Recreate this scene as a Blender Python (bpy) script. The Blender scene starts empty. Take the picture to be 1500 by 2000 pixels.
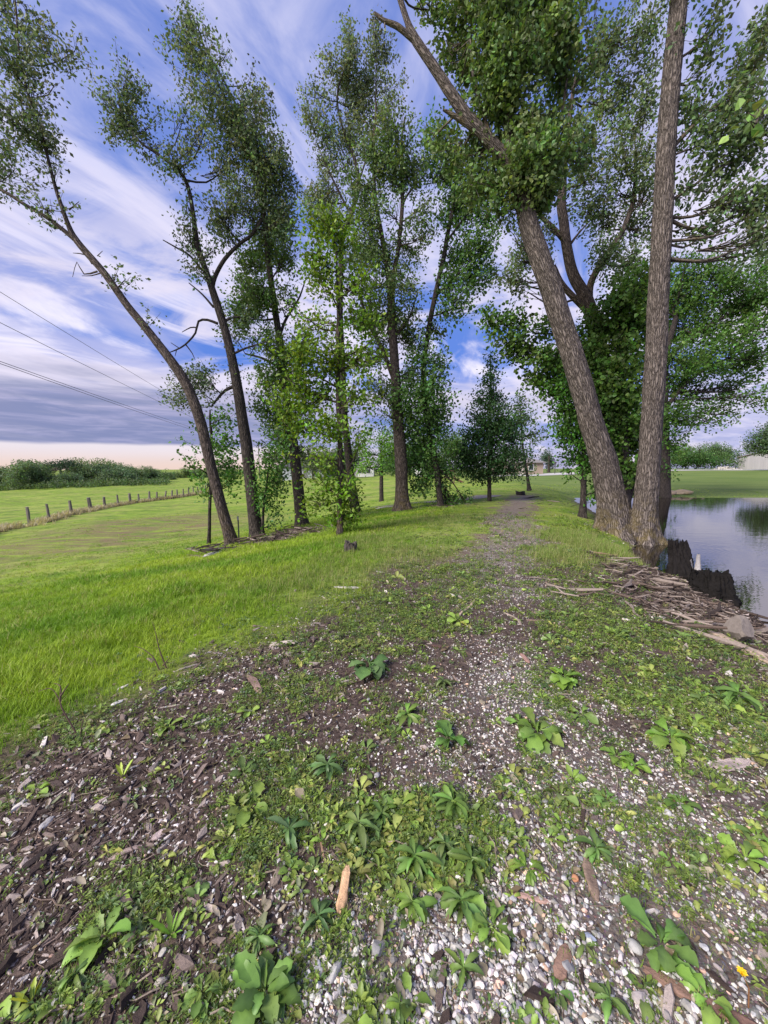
import bpy, math, random
import numpy as np
random.seed(7); rng = np.random.default_rng(7)
R = math.radians
S = bpy.context.scene; COL = S.collection
# ---------------------------------------------------------------- camera
CAMZ = 1.5; F = 752.0; TH = R(6.45); CT, ST = math.cos(TH), math.sin(TH)
cd = bpy.data.cameras.new('camera'); cam = bpy.data.objects.new('camera', cd); COL.objects.link(cam)
cd.sensor_fit = 'VERTICAL'; cd.sensor_height = 36; cd.lens = 36*F/2000; cd.clip_start = .05; cd.clip_end = 3000
cam.location = (0, 0, CAMZ); cam.rotation_euler = (R(90)-TH, 0, 0); S.camera = cam
S.render.resolution_x = 768; S.render.resolution_y = 1024
S.view_settings.view_transform = 'Standard'; S.view_settings.look = 'None'
S.view_settings.gamma = 1; S.view_settings.exposure = 0.85
# ---------------------------------------------------------------- node helper
class NT:
    def __init__(s, tree): s.t = tree; s.n = tree.nodes; s.l = tree.links
    def add(s, typ, **kw):
        n = s.n.new(typ); ins = kw.pop('ins', {})
        for k, v in kw.items(): setattr(n, k, v)
        for k, v in ins.items():
            if hasattr(v, 'is_output') or isinstance(v, bpy.types.NodeSocket): s.l.new(v, n.inputs[k])
            else: n.inputs[k].default_value = v
        return n
    def math(s, op, a, b=0.0, c=None, clamp=False):
        n = s.n.new('ShaderNodeMath'); n.operation = op; n.use_clamp = clamp
        for i, v in enumerate((a, b) if c is None else (a, b, c)):
            if isinstance(v, bpy.types.NodeSocket): s.l.new(v, n.inputs[i])
            else: n.inputs[i].default_value = v
        return n.outputs[0]
    def mix(s, f, a, b, blend='MIX'):
        n = s.n.new('ShaderNodeMix'); n.data_type = 'RGBA'; n.blend_type = blend
        for i, v in ((0, f), (6, a), (7, b)):
            if isinstance(v, bpy.types.NodeSocket): s.l.new(v, n.inputs[i])
            else: n.inputs[i].default_value = v if not isinstance(v, tuple) or len(v) == 4 else (*v, 1)
        return n.outputs[2]
    def ramp(s, f, pts):
        n = s.n.new('ShaderNodeMapRange'); n.interpolation_type = 'SMOOTHSTEP'
        s.l.new(f, n.inputs[0]); n.inputs[1].default_value, n.inputs[2].default_value = pts
        return n.outputs[0]
    def noise(s, vec, scale, detail=4, rough=.55, dist=0, dims='3D'):
        n = s.n.new('ShaderNodeTexNoise'); n.noise_dimensions = dims
        if vec is not None: s.l.new(vec, n.inputs['Vector'])
        n.inputs['Scale'].default_value = scale; n.inputs['Detail'].default_value = detail
        n.inputs['Roughness'].default_value = rough; n.inputs['Distortion'].default_value = dist
        return n.outputs[0]
# ---------------------------------------------------------------- world (sky + clouds by direction)
SUN_EL, SUN_AZ = 38, 232      # azimuth clockwise from +Y : behind and left of the camera
W = bpy.data.worlds.new('World'); S.world = W; W.use_nodes = True
w = NT(W.node_tree); w.n.clear()
out = w.add('ShaderNodeOutputWorld')
sky = w.add('ShaderNodeTexSky', sky_type='NISHITA', sun_disc=False, sun_elevation=R(SUN_EL), sun_rotation=R(SUN_AZ))
tc = w.add('ShaderNodeTexCoord').outputs['Generated']
sx = w.add('ShaderNodeSeparateXYZ', ins={0: tc}); dx, dy, dz = sx.outputs
inv = w.math('DIVIDE', 1.0, w.math('ADD', w.math('MAXIMUM', dz, 0.0), .16))
pc = w.add('ShaderNodeCombineXYZ', ins={0: w.math('MULTIPLY', dx, inv), 1: w.math('MULTIPLY', dy, inv)}).outputs[0]
def wmap(rot, sc, loc=(0, 0, 0)):
    r = w.add('ShaderNodeMapping', ins={'Vector': pc, 'Rotation': (0, 0, R(rot)), 'Location': loc}).outputs[0]
    return w.add('ShaderNodeMapping', ins={'Vector': r, 'Scale': sc}).outputs[0]
m1 = wmap(-70, (.6, 1.25, 1), (2.3, .7, 0))
veil = w.ramp(w.noise(m1, .8, 5, .5, .9), (.43, .64))
m2 = wmap(-62, (.85, 1.7, 1), (5.1, 3.2, 0))
wisp = w.ramp(w.noise(m2, 1.3, 8, .58, 1.2), (.43, .66))
m3 = wmap(-95, (.8, 1.2, 1), (1.0, 8.2, 0))
big = w.ramp(w.noise(m3, .7, 3, .5, .3), (.38, .62))
skyc = w.mix(1.0, sky.outputs[0], (1.15, .98, 1.62), 'MULTIPLY')
up = w.ramp(dz, (.15, .75))
blue = w.mix(.75, skyc, (.6, 2.1, 7.2))
lav = w.mix(up, (5.4, 5.5, 8.2), (3.1, 3.4, 6.6))
c1 = w.mix(w.math('MULTIPLY', w.math('MAXIMUM', veil, w.math('MULTIPLY', up, .45)), .86), blue, lav)
c2 = w.mix(w.math('MULTIPLY', w.math('MULTIPLY', wisp, w.math('SUBTRACT', 1.0, w.math('MULTIPLY', up, .5))), .95), c1, (9.0, 8.6, 10.2))
hc = w.add('ShaderNodeCombineXYZ', ins={0: w.math('MULTIPLY', w.math('ARCTAN2', dx, dy), 2.0), 1: w.math('MULTIPLY', dz, 6.5), 2: 3.3}).outputs[0]
mid = w.math('MULTIPLY', w.ramp(w.noise(hc, 1.5, 8, .6, .8), (.42, .62)), w.math('MULTIPLY', w.math('SUBTRACT', 1.0, w.ramp(dz, (.3, .62))), w.ramp(dz, (.05, .18))))
c2 = w.mix(w.math('MULTIPLY', mid, .9), c2, (7.9, 7.4, 8.9))
# low grey-violet bank and the pale strip under it
az = w.math('ARCTAN2', dx, dy)
bc = w.add('ShaderNodeCombineXYZ', ins={0: w.math('MULTIPLY', az, 1.6), 1: w.math('MULTIPLY', dz, 16)}).outputs[0]
bn = w.noise(bc, 1.3, 6, .6, .4)
bankhi = w.math('SUBTRACT', 1.0, w.ramp(w.math('ADD', dz, w.math('MULTIPLY', w.math('SUBTRACT', bn, .5), .16)), (.14, .21)))
leftw = w.math('SUBTRACT', 1.0, w.math('MULTIPLY', w.ramp(dx, (-.45, .2)), .7))
bn2 = w.noise(bc, 3.1, 6, .6, .4)
bankc = w.mix(w.ramp(bn2, (.4, .68)), (2.4, 2.7, 4.6), (4.3, 4.2, 6.3))
c3 = w.mix(w.math('MULTIPLY', w.math('MULTIPLY', bankhi, .93), leftw), c2, bankc)
n4 = w.noise(w.add('ShaderNodeCombineXYZ', ins={0: w.math('MULTIPLY', az, 2.2)}).outputs[0], 1.5, 3)
strip = w.math('SUBTRACT', 1.0, w.ramp(w.math('ADD', dz, w.math('MULTIPLY', w.math('SUBTRACT', n4, .5), .02)), (.047, .056)))
stripc = w.mix(w.ramp(dz, (0.0, .05)), (8.4, 6.5, 5.7), (8.3, 7.6, 8.2))
c4 = w.mix(w.math('MULTIPLY', strip, w.math('MULTIPLY', leftw, .95)), c3, stripc)
bg = w.add('ShaderNodeBackground', ins={'Color': c4, 'Strength': .06}); w.l.new(bg.outputs[0], out.inputs[0])
# ---------------------------------------------------------------- sun
ld = bpy.data.lights.new('sun', 'SUN'); ld.energy = 3.8; ld.angle = R(32); ld.color = (1, .93, .83)
sun = bpy.data.objects.new('sun', ld); COL.objects.link(sun)
sun.rotation_euler = (R(90-SUN_EL), 0, -R(SUN_AZ)+math.pi)
# ---------------------------------------------------------------- numpy noise
def _h(ix, iy, iz, seed):
    n = (ix*374761393 + iy*668265263 + iz*1274126177 + seed*974711).astype(np.int64) & 0xffffffff
    n = ((n ^ (n >> 13))*1274126177) & 0xffffffff
    n = n ^ (n >> 16)
    return (n & 0xffffff)/float(0xffffff)
def vn(x, y, z=0.0, seed=0):
    x, y, z = np.broadcast_arrays(np.asarray(x, float), np.asarray(y, float), np.asarray(z, float))
    ix, iy, iz = (np.floor(a).astype(np.int64) for a in (x, y, z)); fx, fy, fz = x-ix, y-iy, z-iz
    fx, fy, fz = (a*a*(3-2*a) for a in (fx, fy, fz)); r = 0
    for a in (0, 1):
        for b in (0, 1):
            for c in (0, 1):
                r = r + _h(ix+a, iy+b, iz+c, seed)*(fx if a else 1-fx)*(fy if b else 1-fy)*(fz if c else 1-fz)
    return r*2-1
def fbm(x, y, z=0.0, seed=0, o=4):
    r = 0; a = 1.0
    for i in range(o):
        r = r + a*vn(np.asarray(x)*2**i, np.asarray(y)*2**i, np.asarray(z)*2**i, seed+i*17); a *= .5
    return r/1.6
def sst(a, b, x): t = np.clip((x-a)/(b-a), 0, 1); return t*t*(3-2*t)
# ---------------------------------------------------------------- terrain
AXS = .37; NRM = 1/math.sqrt(1+AXS*AXS)
def sdist(x, y): return (x-(AXS*y-.4))*NRM
_ps = np.array([-200, -90, -60, -35, -20, -12, -7.3, -4, -1.8, 0, 1.7, 2.4, 3.2, 4.2, 6.5, 400])
_pz = np.array([-5.5, -4.6, -3.7, -3.1, -2.45, -1.5, -.6, -.2, -.03, 0, -.04, -.17, -.41, -.75, -1.3, -1.3])
_ss = np.linspace(-200, 400, 6001); _pp = np.interp(_ss, _ps, _pz)
_k = np.hanning(13); _k /= _k.sum(); _pp = np.convolve(np.pad(_pp, 6, 'edge'), _k, 'valid')
_fu = np.array([-3, -1, -.45, -.2, .1, .35, .7, 1.2, 3]); _fz = np.array([-4.8, -4.3, -2.3, -.6, .0, .55, 1.25, 1.4, 1.4])
def ground(x, y, micro=True):
    x = np.asarray(x, float); y = np.asarray(y, float)
    s = sdist(x, y) + .18*vn(x*.5, y*.5, 0, 3) + .08*vn(x*1.9, y*1.9, 0, 4)
    near = np.interp(s, _ss, _pp)
    u = x/np.maximum(y, 12.0)
    far = np.interp(u, _fu, _fz)
    wl = sst(22, 62, y)
    left = near*(1-wl)+far*wl
    # right of the crest: pond basin, then lawn rising to the road
    lawn = np.where(y < 25, -1.3+.9*sst(21.5, 25.2, y), -.4+(far+.4)*sst(23, 66, y)*1.0)
    right = np.maximum(near, lawn)
    bx = sst(38, 60, x)*2.0-1.3
    right = np.maximum(right, np.where(y < 30, bx, -5))
    wr = sst(-3.5, .5, s)
    z = left*(1-wr)+right*wr
    z = z-.42*np.exp(-((x-6.0)**2+(y-8.3)**2)/.55)-.35*np.exp(-((x-5.6)**2+(y-7.2)**2)/.35)
    z = np.where((y > 24) & (s < 0), np.maximum(z, left), z)
    z = z+.55*np.exp(-((x+17)**2/110+(y-27)**2/45))-.35*np.exp(-((x+11)**2+(y-11)**2)/18)+.35*np.exp(-((x+32)**2/150+(y-40)**2/90))
    d = np.hypot(x, y)
    z = z + np.interp(d, [0, 8, 30, 200], [.0, .03, .12, .35])*vn(x*.22, y*.22, 0, 9)*sst(2.5, 6, np.abs(s))*np.where(s > 2, .15, 1)
    if micro:
        nr = 1-sst(7, 14, d)
        z = z + nr*(.016*fbm(x*3.1, y*3.1, 0, 21, 3)+.006*fbm(x*17, y*17, 0, 33, 2))
    return z
def ray(px, py):
    u = (px-750)/F; v = (py-1000)/F
    return np.array([u, CT-v*ST, -(ST+v*CT)])
def PY(px, py, Y):
    r = ray(px, py); return np.array([0, 0, CAMZ])+r*(Y/r[1])
def hit(px, py):
    r = ray(px, py); t = np.exp(np.linspace(math.log(.5), math.log(600), 6000))
    p = np.array([0, 0, CAMZ])+r[None]*t[:, None]
    i = np.argmax(p[:, 2] < ground(p[:, 0], p[:, 1])); return p[i].copy()
# ---------------------------------------------------------------- object helpers
def mesh_np(name, V, Fc, mat, parent=None, col=None, smooth=False, attrs=None):
    V = np.asarray(V, np.float32); me = bpy.data.meshes.new(name)
    if isinstance(Fc, np.ndarray):
        k = Fc.shape[1]; n = len(Fc); loops = Fc.reshape(-1); st = np.arange(n)*k
    else:
        ln = np.array([len(f) for f in Fc]); n = len(Fc); loops = np.concatenate([np.asarray(f) for f in Fc]); st = np.concatenate([[0], np.cumsum(ln)[:-1]])
    me.vertices.add(len(V)); me.vertices.foreach_set('co', V.reshape(-1))
    me.loops.add(len(loops)); me.loops.foreach_set('vertex_index', loops.astype(np.int32))
    me.polygons.add(n); me.polygons.foreach_set('loop_start', st.astype(np.int32))
    me.update(calc_edges=True)
    me.polygons.foreach_set('use_smooth', np.full(n, smooth))
    if col is not None:
        a = me.attributes.new('col', 'FLOAT_COLOR', 'POINT'); c = np.ones((len(V), 4), np.float32); c[:, :3] = col; a.data.foreach_set('color', c.reshape(-1))
    for k, v in (attrs or {}).items():
        a = me.attributes.new(k, 'FLOAT_VECTOR', 'POINT'); a.data.foreach_set('vector', np.asarray(v, np.float32).reshape(-1))
    if mat: me.materials.append(mat)
    o = bpy.data.objects.new(name, me); COL.objects.link(o)
    if parent:
        o.parent = parent; o.matrix_parent_inverse.identity()
        if parent.type == 'EMPTY' or True:
            loc = np.array(parent.get('_w', tuple(parent.location)), float)
            V2 = V-loc.astype(np.float32); me.vertices.foreach_set('co', V2.reshape(-1)); me.update(); o['_w'] = tuple(loc)
    return o
def tag(o, label=None, cat=None, group=None, kind=None):
    if label: o['label'] = label
    if cat: o['category'] = cat
    if group: o['group'] = group
    if kind: o['kind'] = kind
    return o
def empty(name, loc, label, cat, group=None):
    o = bpy.data.objects.new(name, None); COL.objects.link(o); o.location = tuple(float(v) for v in loc); o.empty_display_size = .1
    return tag(o, label, cat, group)
class MB:
    def __init__(s): s.V = []; s.F = []; s.C = []; s.n = 0
    def add(s, V, Fc, c=(1, 1, 1)):
        V = np.asarray(V, float); s.V.append(V)
        for f in Fc: s.F.append([int(i)+s.n for i in f])
        c = np.asarray(c, float); s.C.append(np.broadcast_to(c, (len(V), 3)).copy()); s.n += len(V); return s
    def box(s, c, sz, rz=0, col=(1, 1, 1), rx=0, ry=0):
        q = np.array([[a, b, d] for a in (-.5, .5) for b in (-.5, .5) for d in (-.5, .5)])*np.array(sz)
        q = q@rotm(rx, ry, rz).T+np.array(c)
        return s.add(q, [(0, 1, 3, 2), (4, 6, 7, 5), (0, 4, 5, 1), (2, 3, 7, 6), (0, 2, 6, 4), (1, 5, 7, 3)], col)
    def tube(s, pts, rad, seg=8, col=(1, 1, 1)):
        V, Fc, _ = tube(pts, rad, seg); return s.add(V, Fc, col)
    def build(s, name, mat, parent=None, smooth=False): return mesh_np(name, np.concatenate(s.V), s.F, mat, parent, np.concatenate(s.C), smooth)
def rotm(rx, ry, rz):
    a, b, c = math.cos(rx), math.cos(ry), math.cos(rz); d, e, f = math.sin(rx), math.sin(ry), math.sin(rz)
    X = np.array([[1, 0, 0], [0, a, -d], [0, d, a]]); Y = np.array([[b, 0, e], [0, 1, 0], [-e, 0, b]]); Z = np.array([[c, -f, 0], [f, c, 0], [0, 0, 1]])
    return Z@Y@X
def catmull(P, step):
    P = np.asarray(P, float); n = len(P); out = []
    Q = np.vstack([2*P[0]-P[1], P, 2*P[-1]-P[-2]])
    for i in range(n-1):
        a, b, c, d = Q[i:i+4]; L = np.linalg.norm((c-b)[:3]); k = max(1, int(math.ceil(L/step)))
        t = np.arange(k)[:, None]/k
        out.append(.5*((2*b)+(-a+c)*t+(2*a-5*b+4*c-d)*t**2+(-a+3*b-3*c+d)*t**3))
    out.append(P[-1:]); return np.vstack(out)
def tube(pts, rad, seg=8, cap=True):
    P = np.asarray(pts, float); n = len(P); rad = np.broadcast_to(np.asarray(rad, float), (n,))
    T = np.gradient(P, axis=0); T /= np.linalg.norm(T, axis=1)[:, None]+1e-9
    up = np.array([1., 0, 0]) if abs(T[0][0]) < .9 else np.array([0, 1., 0])
    N = np.zeros_like(P); v = up-T[0]*up.dot(T[0]); v /= np.linalg.norm(v); N[0] = v
    for i in range(1, n):
        v = N[i-1]-T[i]*N[i-1].dot(T[i]); N[i] = v/(np.linalg.norm(v)+1e-9)
    B = np.cross(T, N); a = np.arange(seg)*2*math.pi/seg
    V = P[:, None]+rad[:, None, None]*(np.cos(a)[None, :, None]*N[:, None]+np.sin(a)[None, :, None]*B[:, None])
    L = np.concatenate([[0], np.cumsum(np.linalg.norm(np.diff(P, axis=0), axis=1))])
    bk = np.stack([np.cos(a)[None]*rad[:, None], np.sin(a)[None]*rad[:, None], np.repeat(L[:, None], seg, 1)], -1)
    i = np.arange(n-1)[:, None]*seg; j = np.arange(seg)[None]; k = (j+1) % seg
    Fc = np.stack([i+j, i+k, i+seg+k, i+seg+j], -1).reshape(-1, 4)
    return V.reshape(-1, 3), Fc, bk.reshape(-1, 3)
def randrot(n, tilt=None):
    """n random rotations; tilt limits the lean of the local z axis (radians)."""
    if tilt is None:
        q = rng.normal(size=(n, 4)); q /= np.linalg.norm(q, axis=1)[:, None]
        w_, x, y, z = q.T
        return np.stack([1-2*(y*y+z*z), 2*(x*y-z*w_), 2*(x*z+y*w_), 2*(x*y+z*w_), 1-2*(x*x+z*z), 2*(y*z-x*w_), 2*(x*z-y*w_), 2*(y*z+x*w_), 1-2*(x*x+y*y)], -1).reshape(n, 3, 3)
    a = rng.uniform(0, 2*math.pi, n); b = rng.uniform(0, 2*math.pi, n); t = rng.uniform(0, 1, n)*tilt
    def Rz(a): c, s = np.cos(a), np.sin(a); o = np.zeros(n); e = np.ones(n); return np.stack([c, -s, o, s, c, o, o, o, e], -1).reshape(n, 3, 3)
    c, s = np.cos(t), np.sin(t); o = np.zeros(n); e = np.ones(n)
    X = np.stack([e, o, o, o, c, -s, o, s, c], -1).reshape(n, 3, 3)
    return Rz(b)@X@Rz(a-b)
def scatter(PV, PF, pos, sc, rot, tint=None, pcol=None):
    """replicate one prototype; returns V, F, C"""
    n = len(pos); k = len(PV); sc = np.asarray(sc, float)
    if sc.ndim == 1: sc = sc[:, None]
    V = np.einsum('nij,nkj->nki', rot, PV[None]*sc[:, None, :])+pos[:, None]
    Fc = (PF[None]+(np.arange(n)*k)[:, None, None]).reshape(-1, PF.shape[1])
    C = np.ones((n, k, 3)) if pcol is None else np.broadcast_to(pcol[None], (n, k, 3)).copy()
    if tint is not None: C = C*tint[:, None, :]
    return V.reshape(-1, 3), Fc, C.reshape(-1, 3)
def join(parts):
    V = []; Fs = []; C = []; n = 0
    for v, f, c in parts: V.append(v); Fs.append(f+n); C.append(c); n += len(v)
    return np.concatenate(V), np.concatenate(Fs), np.concatenate(C)
# ---------------------------------------------------------------- materials
def newmat(name):
    m = bpy.data.materials.new(name); m.use_nodes = True; t = NT(m.node_tree); t.n.clear()
    o = t.add('ShaderNodeOutputMaterial'); return m, t, o
def leafmat(name, trans=.35, rough=.5, spec=.35):
    m, t, o = newmat(name); c = t.add('ShaderNodeAttribute', attribute_name='col').outputs[0]
    tcn = t.add('ShaderNodeTexCoord').outputs['Object']
    c = t.mix(.5, c, t.mix(t.noise(tcn, 40, 3), (.45, .5, .4), (1.5, 1.5, 1.3)), 'MULTIPLY')
    p = t.add('ShaderNodeBsdfPrincipled', ins={'Base Color': c, 'Roughness': rough, 'Specular IOR Level': spec})
    tr = t.add('ShaderNodeBsdfTranslucent', ins={'Color': t.mix(1, c, (1.5, 1.5, .7), 'MULTIPLY')})
    mx = t.add('ShaderNodeMixShader', ins={0: trans, 1: p.outputs[0], 2: tr.outputs[0]}); t.l.new(mx.outputs[0], o.inputs[0]); return m
def attmat(name, rough=.8, nscale=30, namp=.5, bump=.3, bscale=60, spec=.3):
    m, t, o = newmat(name); c = t.add('ShaderNodeAttribute', attribute_name='col').outputs[0]
    tcn = t.add('ShaderNodeTexCoord').outputs['Object']
    c = t.mix(namp, c, t.mix(t.noise(tcn, nscale, 5), (.25, .25, .25), (1.75, 1.75, 1.75)), 'MULTIPLY')
    b = t.add('ShaderNodeBump', ins={'Strength': bump, 'Distance': .02, 'Height': t.noise(tcn, bscale, 8, .7)})
    p = t.add('ShaderNodeBsdfPrincipled', ins={'Base Color': c, 'Roughness': rough, 'Specular IOR Level': spec, 'Normal': b.outputs[0]})
    t.l.new(p.outputs[0], o.inputs[0]); return m
def barkmat(name, dark, light, sc=22, stretch=.22, moss=0.0, bump=.9):
    m, t, o = newmat(name); bk = t.add('ShaderNodeAttribute', attribute_name='bk').outputs['Vector']
    mp = t.add('ShaderNodeMapping', ins={'Vector': bk, 'Scale': (1, 1, stretch)}).outputs[0]
    wn = t.add('ShaderNodeTexNoise', ins={'Vector': mp, 'Scale': 9, 'Detail': 3})
    wv = t.add('ShaderNodeVectorMath', operation='MULTIPLY_ADD', ins={0: wn.outputs[1], 1: (.13, .13, .04), 2: mp}).outputs[0]
    vo = t.add('ShaderNodeTexVoronoi', feature='DISTANCE_TO_EDGE', ins={'Vector': wv, 'Scale': sc})
    ridge = t.math('MULTIPLY', t.ramp(vo.outputs[0], (.03, .30)), t.ramp(t.noise(mp, 60, 4, .6), (.1, .55)))
    fine = t.noise(mp, 130, 5, .6); mid = t.noise(bk, 3.0, 4)
    h = t.math('ADD', ridge, t.math('MULTIPLY', fine, .35))
    c = t.mix(ridge, dark, light)
    c = t.mix(t.ramp(fine, (.45, .75)), c, tuple(min(1, a*1.55) for a in light))
    c = t.mix(.55, c, t.mix(mid, (.5, .5, .5), (1.55, 1.5, 1.45)), 'MULTIPLY')
    if moss:
        sz = t.add('ShaderNodeSeparateXYZ', ins={0: bk}).outputs[2]
        mk = t.math('MULTIPLY', t.math('SUBTRACT', 1.0, t.ramp(sz, (.1, 1.6))), t.ramp(t.noise(bk, 5, 4), (.42, .6)))
        c = t.mix(t.math('MULTIPLY', mk, moss), c, (.16, .12, .025))
    b = t.add('ShaderNodeBump', ins={'Strength': bump, 'Distance': .03, 'Height': h})
    p = t.add('ShaderNodeBsdfPrincipled', ins={'Base Color': c, 'Roughness': .9, 'Specular IOR Level': .2, 'Normal': b.outputs[0]})
    t.l.new(p.outputs[0], o.inputs[0]); return m
M = {}
M['leaf'] = leafmat('leaf'); M['grass'] = leafmat('grass', .3, .6, .25); M['weed'] = leafmat('weed', .25, .45, .4)
M['bark'] = barkmat('bark', (.026, .02, .018), (.13, .103, .092), 25, .14, .3)
M['darkbark'] = barkmat('darkbark', (.018, .015, .014), (.085, .07, .064), 26, .14)
M['pondbark'] = barkmat('pondbark', (.03, .024, .021), (.185, .157, .142), 24, .14, .4, 1.0)
M['stone'] = attmat('stone', .75, 45, .35, .25, 90, .3); M['wood'] = attmat('wood', .85, 60, .6, .5, 120, .2)
M['char'] = attmat('char', .92, 25, .7, 1.0, 45, .15); M['paint'] = attmat('paint', .6, 6, .15, .05, 40, .3)
# ground cover masks -----------------------------------------------------------
def gsum(x, y, L):
    r = 0
    for (cx, cy, a, b, k) in L: r = r+k*np.exp(-(((x-cx)/a)**2+((y-cy)/b)**2))
    return r
def masks(x, y):
    s = sdist(x, y); n1 = fbm(x*1.1, y*1.1, 0, 51, 4); n2 = fbm(x*3.3, y*3.3, 0, 57, 4); d = np.hypot(x, y)
    # lush grass left of the crest and far away
    edge = -1.75+.35*n1+.25*n2+.9*np.exp(-((y-9)/4.)**2)*0
    edge = edge-.55*np.exp(-((y-2.0)/1.4)**2)
    grass = sst(.5, -.45, s-edge)
    grass = np.maximum(grass, sst(20, 25, y+1.5*n1))
    # grass strips on the berm top beyond 6 m, leaving a bare track
    trk = np.abs(s-(.1+.25*vn(y*.35, 0, 0, 5)))
    top = sst(5.0, 8.5, y)*sst(.38, .95, trk+.75*n2)*sst(3.2, 2.4, s)
    grass = np.maximum(grass, top*.9)
    chips = sst(1.4, 2.2, s+.4*n1)*sst(4.6, 3.2, s)*sst(26, 16, y)
    chips = np.maximum(chips, gsum(x, y, [(-1.5, 1.35, .7, .8, 1.2), (-1.0, 3.0, .8, .6, .8), (-.9, 1.0, .4, .4, .5)]))
    grav = gsum(x, y, [(1.15, 1.35, .6, .38, 1.25), (.1, 1.0, .42, .17, 1.2), (.85, .95, .6, .25, 1.1), (1.0, 2.5, .35, .7, .85), (2.0, 1.9, .5, .4, .5), (.5, 1.9, .4, .7, .4), (1.6, 4.6, .7, .5, .7)])
    grav = grav+.95*sst(1.0, .2, trk)*sst(4.5, 6.5, y)*sst(24, 17, y)
    grav = grav+.35*n2*sst(0, .3, grav)
    green = gsum(x, y, [(.15, 1.45, .42, .2, 1.3), (-.5, 1.55, .38, .42, 1.0), (-.75, 1.1, .25, .2, .8), (2.0, 3.5, .9, .7, 1.3), (1.9, 2.4, .55, .45, 1.1), (.9, 3.7, .7, .6, .9), (-.5, 2.4, .4, .5, .6),
        (-1.7, 2.2, .6, .35, 1.0), (1.4, 5.2, .9, 1.2, .8), (.0, 3.9, .5, .7, .9), (-.55, 3.0, .35, .35, .8), (.45, .85, .15, .12, .9), (1.35, 1.0, .16, .2, .6), (.7, 1.75, .3, .2, .5), (1.75, 1.25, .3, .5, .9), (2.9, 4.6, .6, .8, .7)])
    green = green+.55*sst(1.0, 1.7, s)*sst(2.9, 2.4, s)*sst(1.6, 2.4, y)+.35*sst(2.6, 4, y)
    green = green*(1-.75*sst(2.15, 2.6, s+.5*n2)*sst(12, 9, y))*(1-.7*np.exp(-((s-.25-.12*vn(y*.6, 2, 0, 8))/.42)**2)*sst(1.6, 2.6, y))
    green = green*(1-.85*sst(1.25, 1.75, s+.4*n2)*sst(3.2, 4.2, y)*sst(10, 7.5, y))
    n5 = fbm(x*6.5, y*6.5, 0, 63, 3)
    green = np.clip(green*.9+1.0*n2+.7*n5-.12, 0, 1)*(1-.9*sst(1.3, 1.8, s+.4*n2)*sst(3.2, 4.2, y)*sst(10, 7.5, y))*(1-.6*sst(2.2, 2.6, s+.4*n2))
    return s, np.clip(grass, 0, 1), np.clip(chips, 0, 1), np.clip(grav, 0, 1), green, n1, n2
# ---------------------------------------------------------------- ground sheet
def axis(a, lo, hi, nlo, nhi, c):
    k = np.concatenate([-np.arange(nlo, 0, -1)/nlo*np.arcsinh((c-lo)/a), [0], np.arange(1, nhi+1)/nhi*np.arcsinh((hi-c)/a)])
    return c+a*np.sinh(k)
gx = axis(2.2, -900, 900, 300, 300, .3); gy = axis(1.6, -60, 1500, 70, 420, 1.0)
GX, GY = np.meshgrid(gx, gy); GZ = ground(GX, GY)
nx, ny = len(gx), len(gy); ii = (np.arange(ny-1)[:, None]*nx+np.arange(nx-1)[None]).reshape(-1)
GF = np.stack([ii, ii+1, ii+nx+1, ii+nx], -1)
s_, g_, c_, v_, gr_, n1_, n2_ = masks(GX, GY)
m, t, o = newmat('ground')
a = t.add('ShaderNodeAttribute', attribute_name='mk').outputs['Vector']; sp = t.add('ShaderNodeSeparateXYZ', ins={0: a})
pos = t.add('ShaderNodeTexCoord').outputs['Object']
nb = t.noise(pos, 1.2, 6); nf = t.noise(pos, 28, 6, .65); nm = t.noise(pos, 7, 5)
dirt = t.mix(t.ramp(nf, (.35, .7)), (.035, .024, .02), (.13, .095, .08)); dirt = t.mix(t.ramp(nm, (.4, .7)), dirt, (.085, .06, .05))
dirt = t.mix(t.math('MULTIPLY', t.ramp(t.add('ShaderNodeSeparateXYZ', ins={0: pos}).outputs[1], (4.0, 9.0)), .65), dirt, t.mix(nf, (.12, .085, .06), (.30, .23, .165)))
vg = t.add('ShaderNodeTexVoronoi', ins={'Vector': pos, 'Scale': 75})
gcol = t.mix(t.ramp(vg.outputs[0], (.2, .6)), t.mix(1, (.5, .47, .45), vg.outputs[1], 'MULTIPLY'), (.06, .045, .04))
gcol = t.mix(.6, gcol, (.27, .235, .21))
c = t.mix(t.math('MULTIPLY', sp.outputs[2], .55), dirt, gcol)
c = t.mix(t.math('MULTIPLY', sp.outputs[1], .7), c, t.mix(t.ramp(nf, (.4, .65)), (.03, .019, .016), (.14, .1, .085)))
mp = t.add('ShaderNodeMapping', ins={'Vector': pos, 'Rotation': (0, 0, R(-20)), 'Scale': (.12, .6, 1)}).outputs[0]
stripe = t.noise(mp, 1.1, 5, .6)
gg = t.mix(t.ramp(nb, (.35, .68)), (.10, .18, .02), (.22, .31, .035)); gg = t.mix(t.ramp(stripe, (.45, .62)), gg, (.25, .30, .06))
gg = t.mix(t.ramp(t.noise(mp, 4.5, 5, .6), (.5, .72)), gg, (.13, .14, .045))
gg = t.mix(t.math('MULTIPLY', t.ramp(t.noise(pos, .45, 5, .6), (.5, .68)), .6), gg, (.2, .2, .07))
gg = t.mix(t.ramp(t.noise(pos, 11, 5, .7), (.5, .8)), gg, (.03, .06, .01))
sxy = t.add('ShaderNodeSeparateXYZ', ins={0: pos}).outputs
gg = t.mix(t.math('MULTIPLY', t.ramp(sxy[0], (9, 15)), t.ramp(sxy[1], (22, 26))), gg, t.mix(t.ramp(stripe, (.35, .7)), (.10, .15, .035), (.15, .195, .05)))
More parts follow.
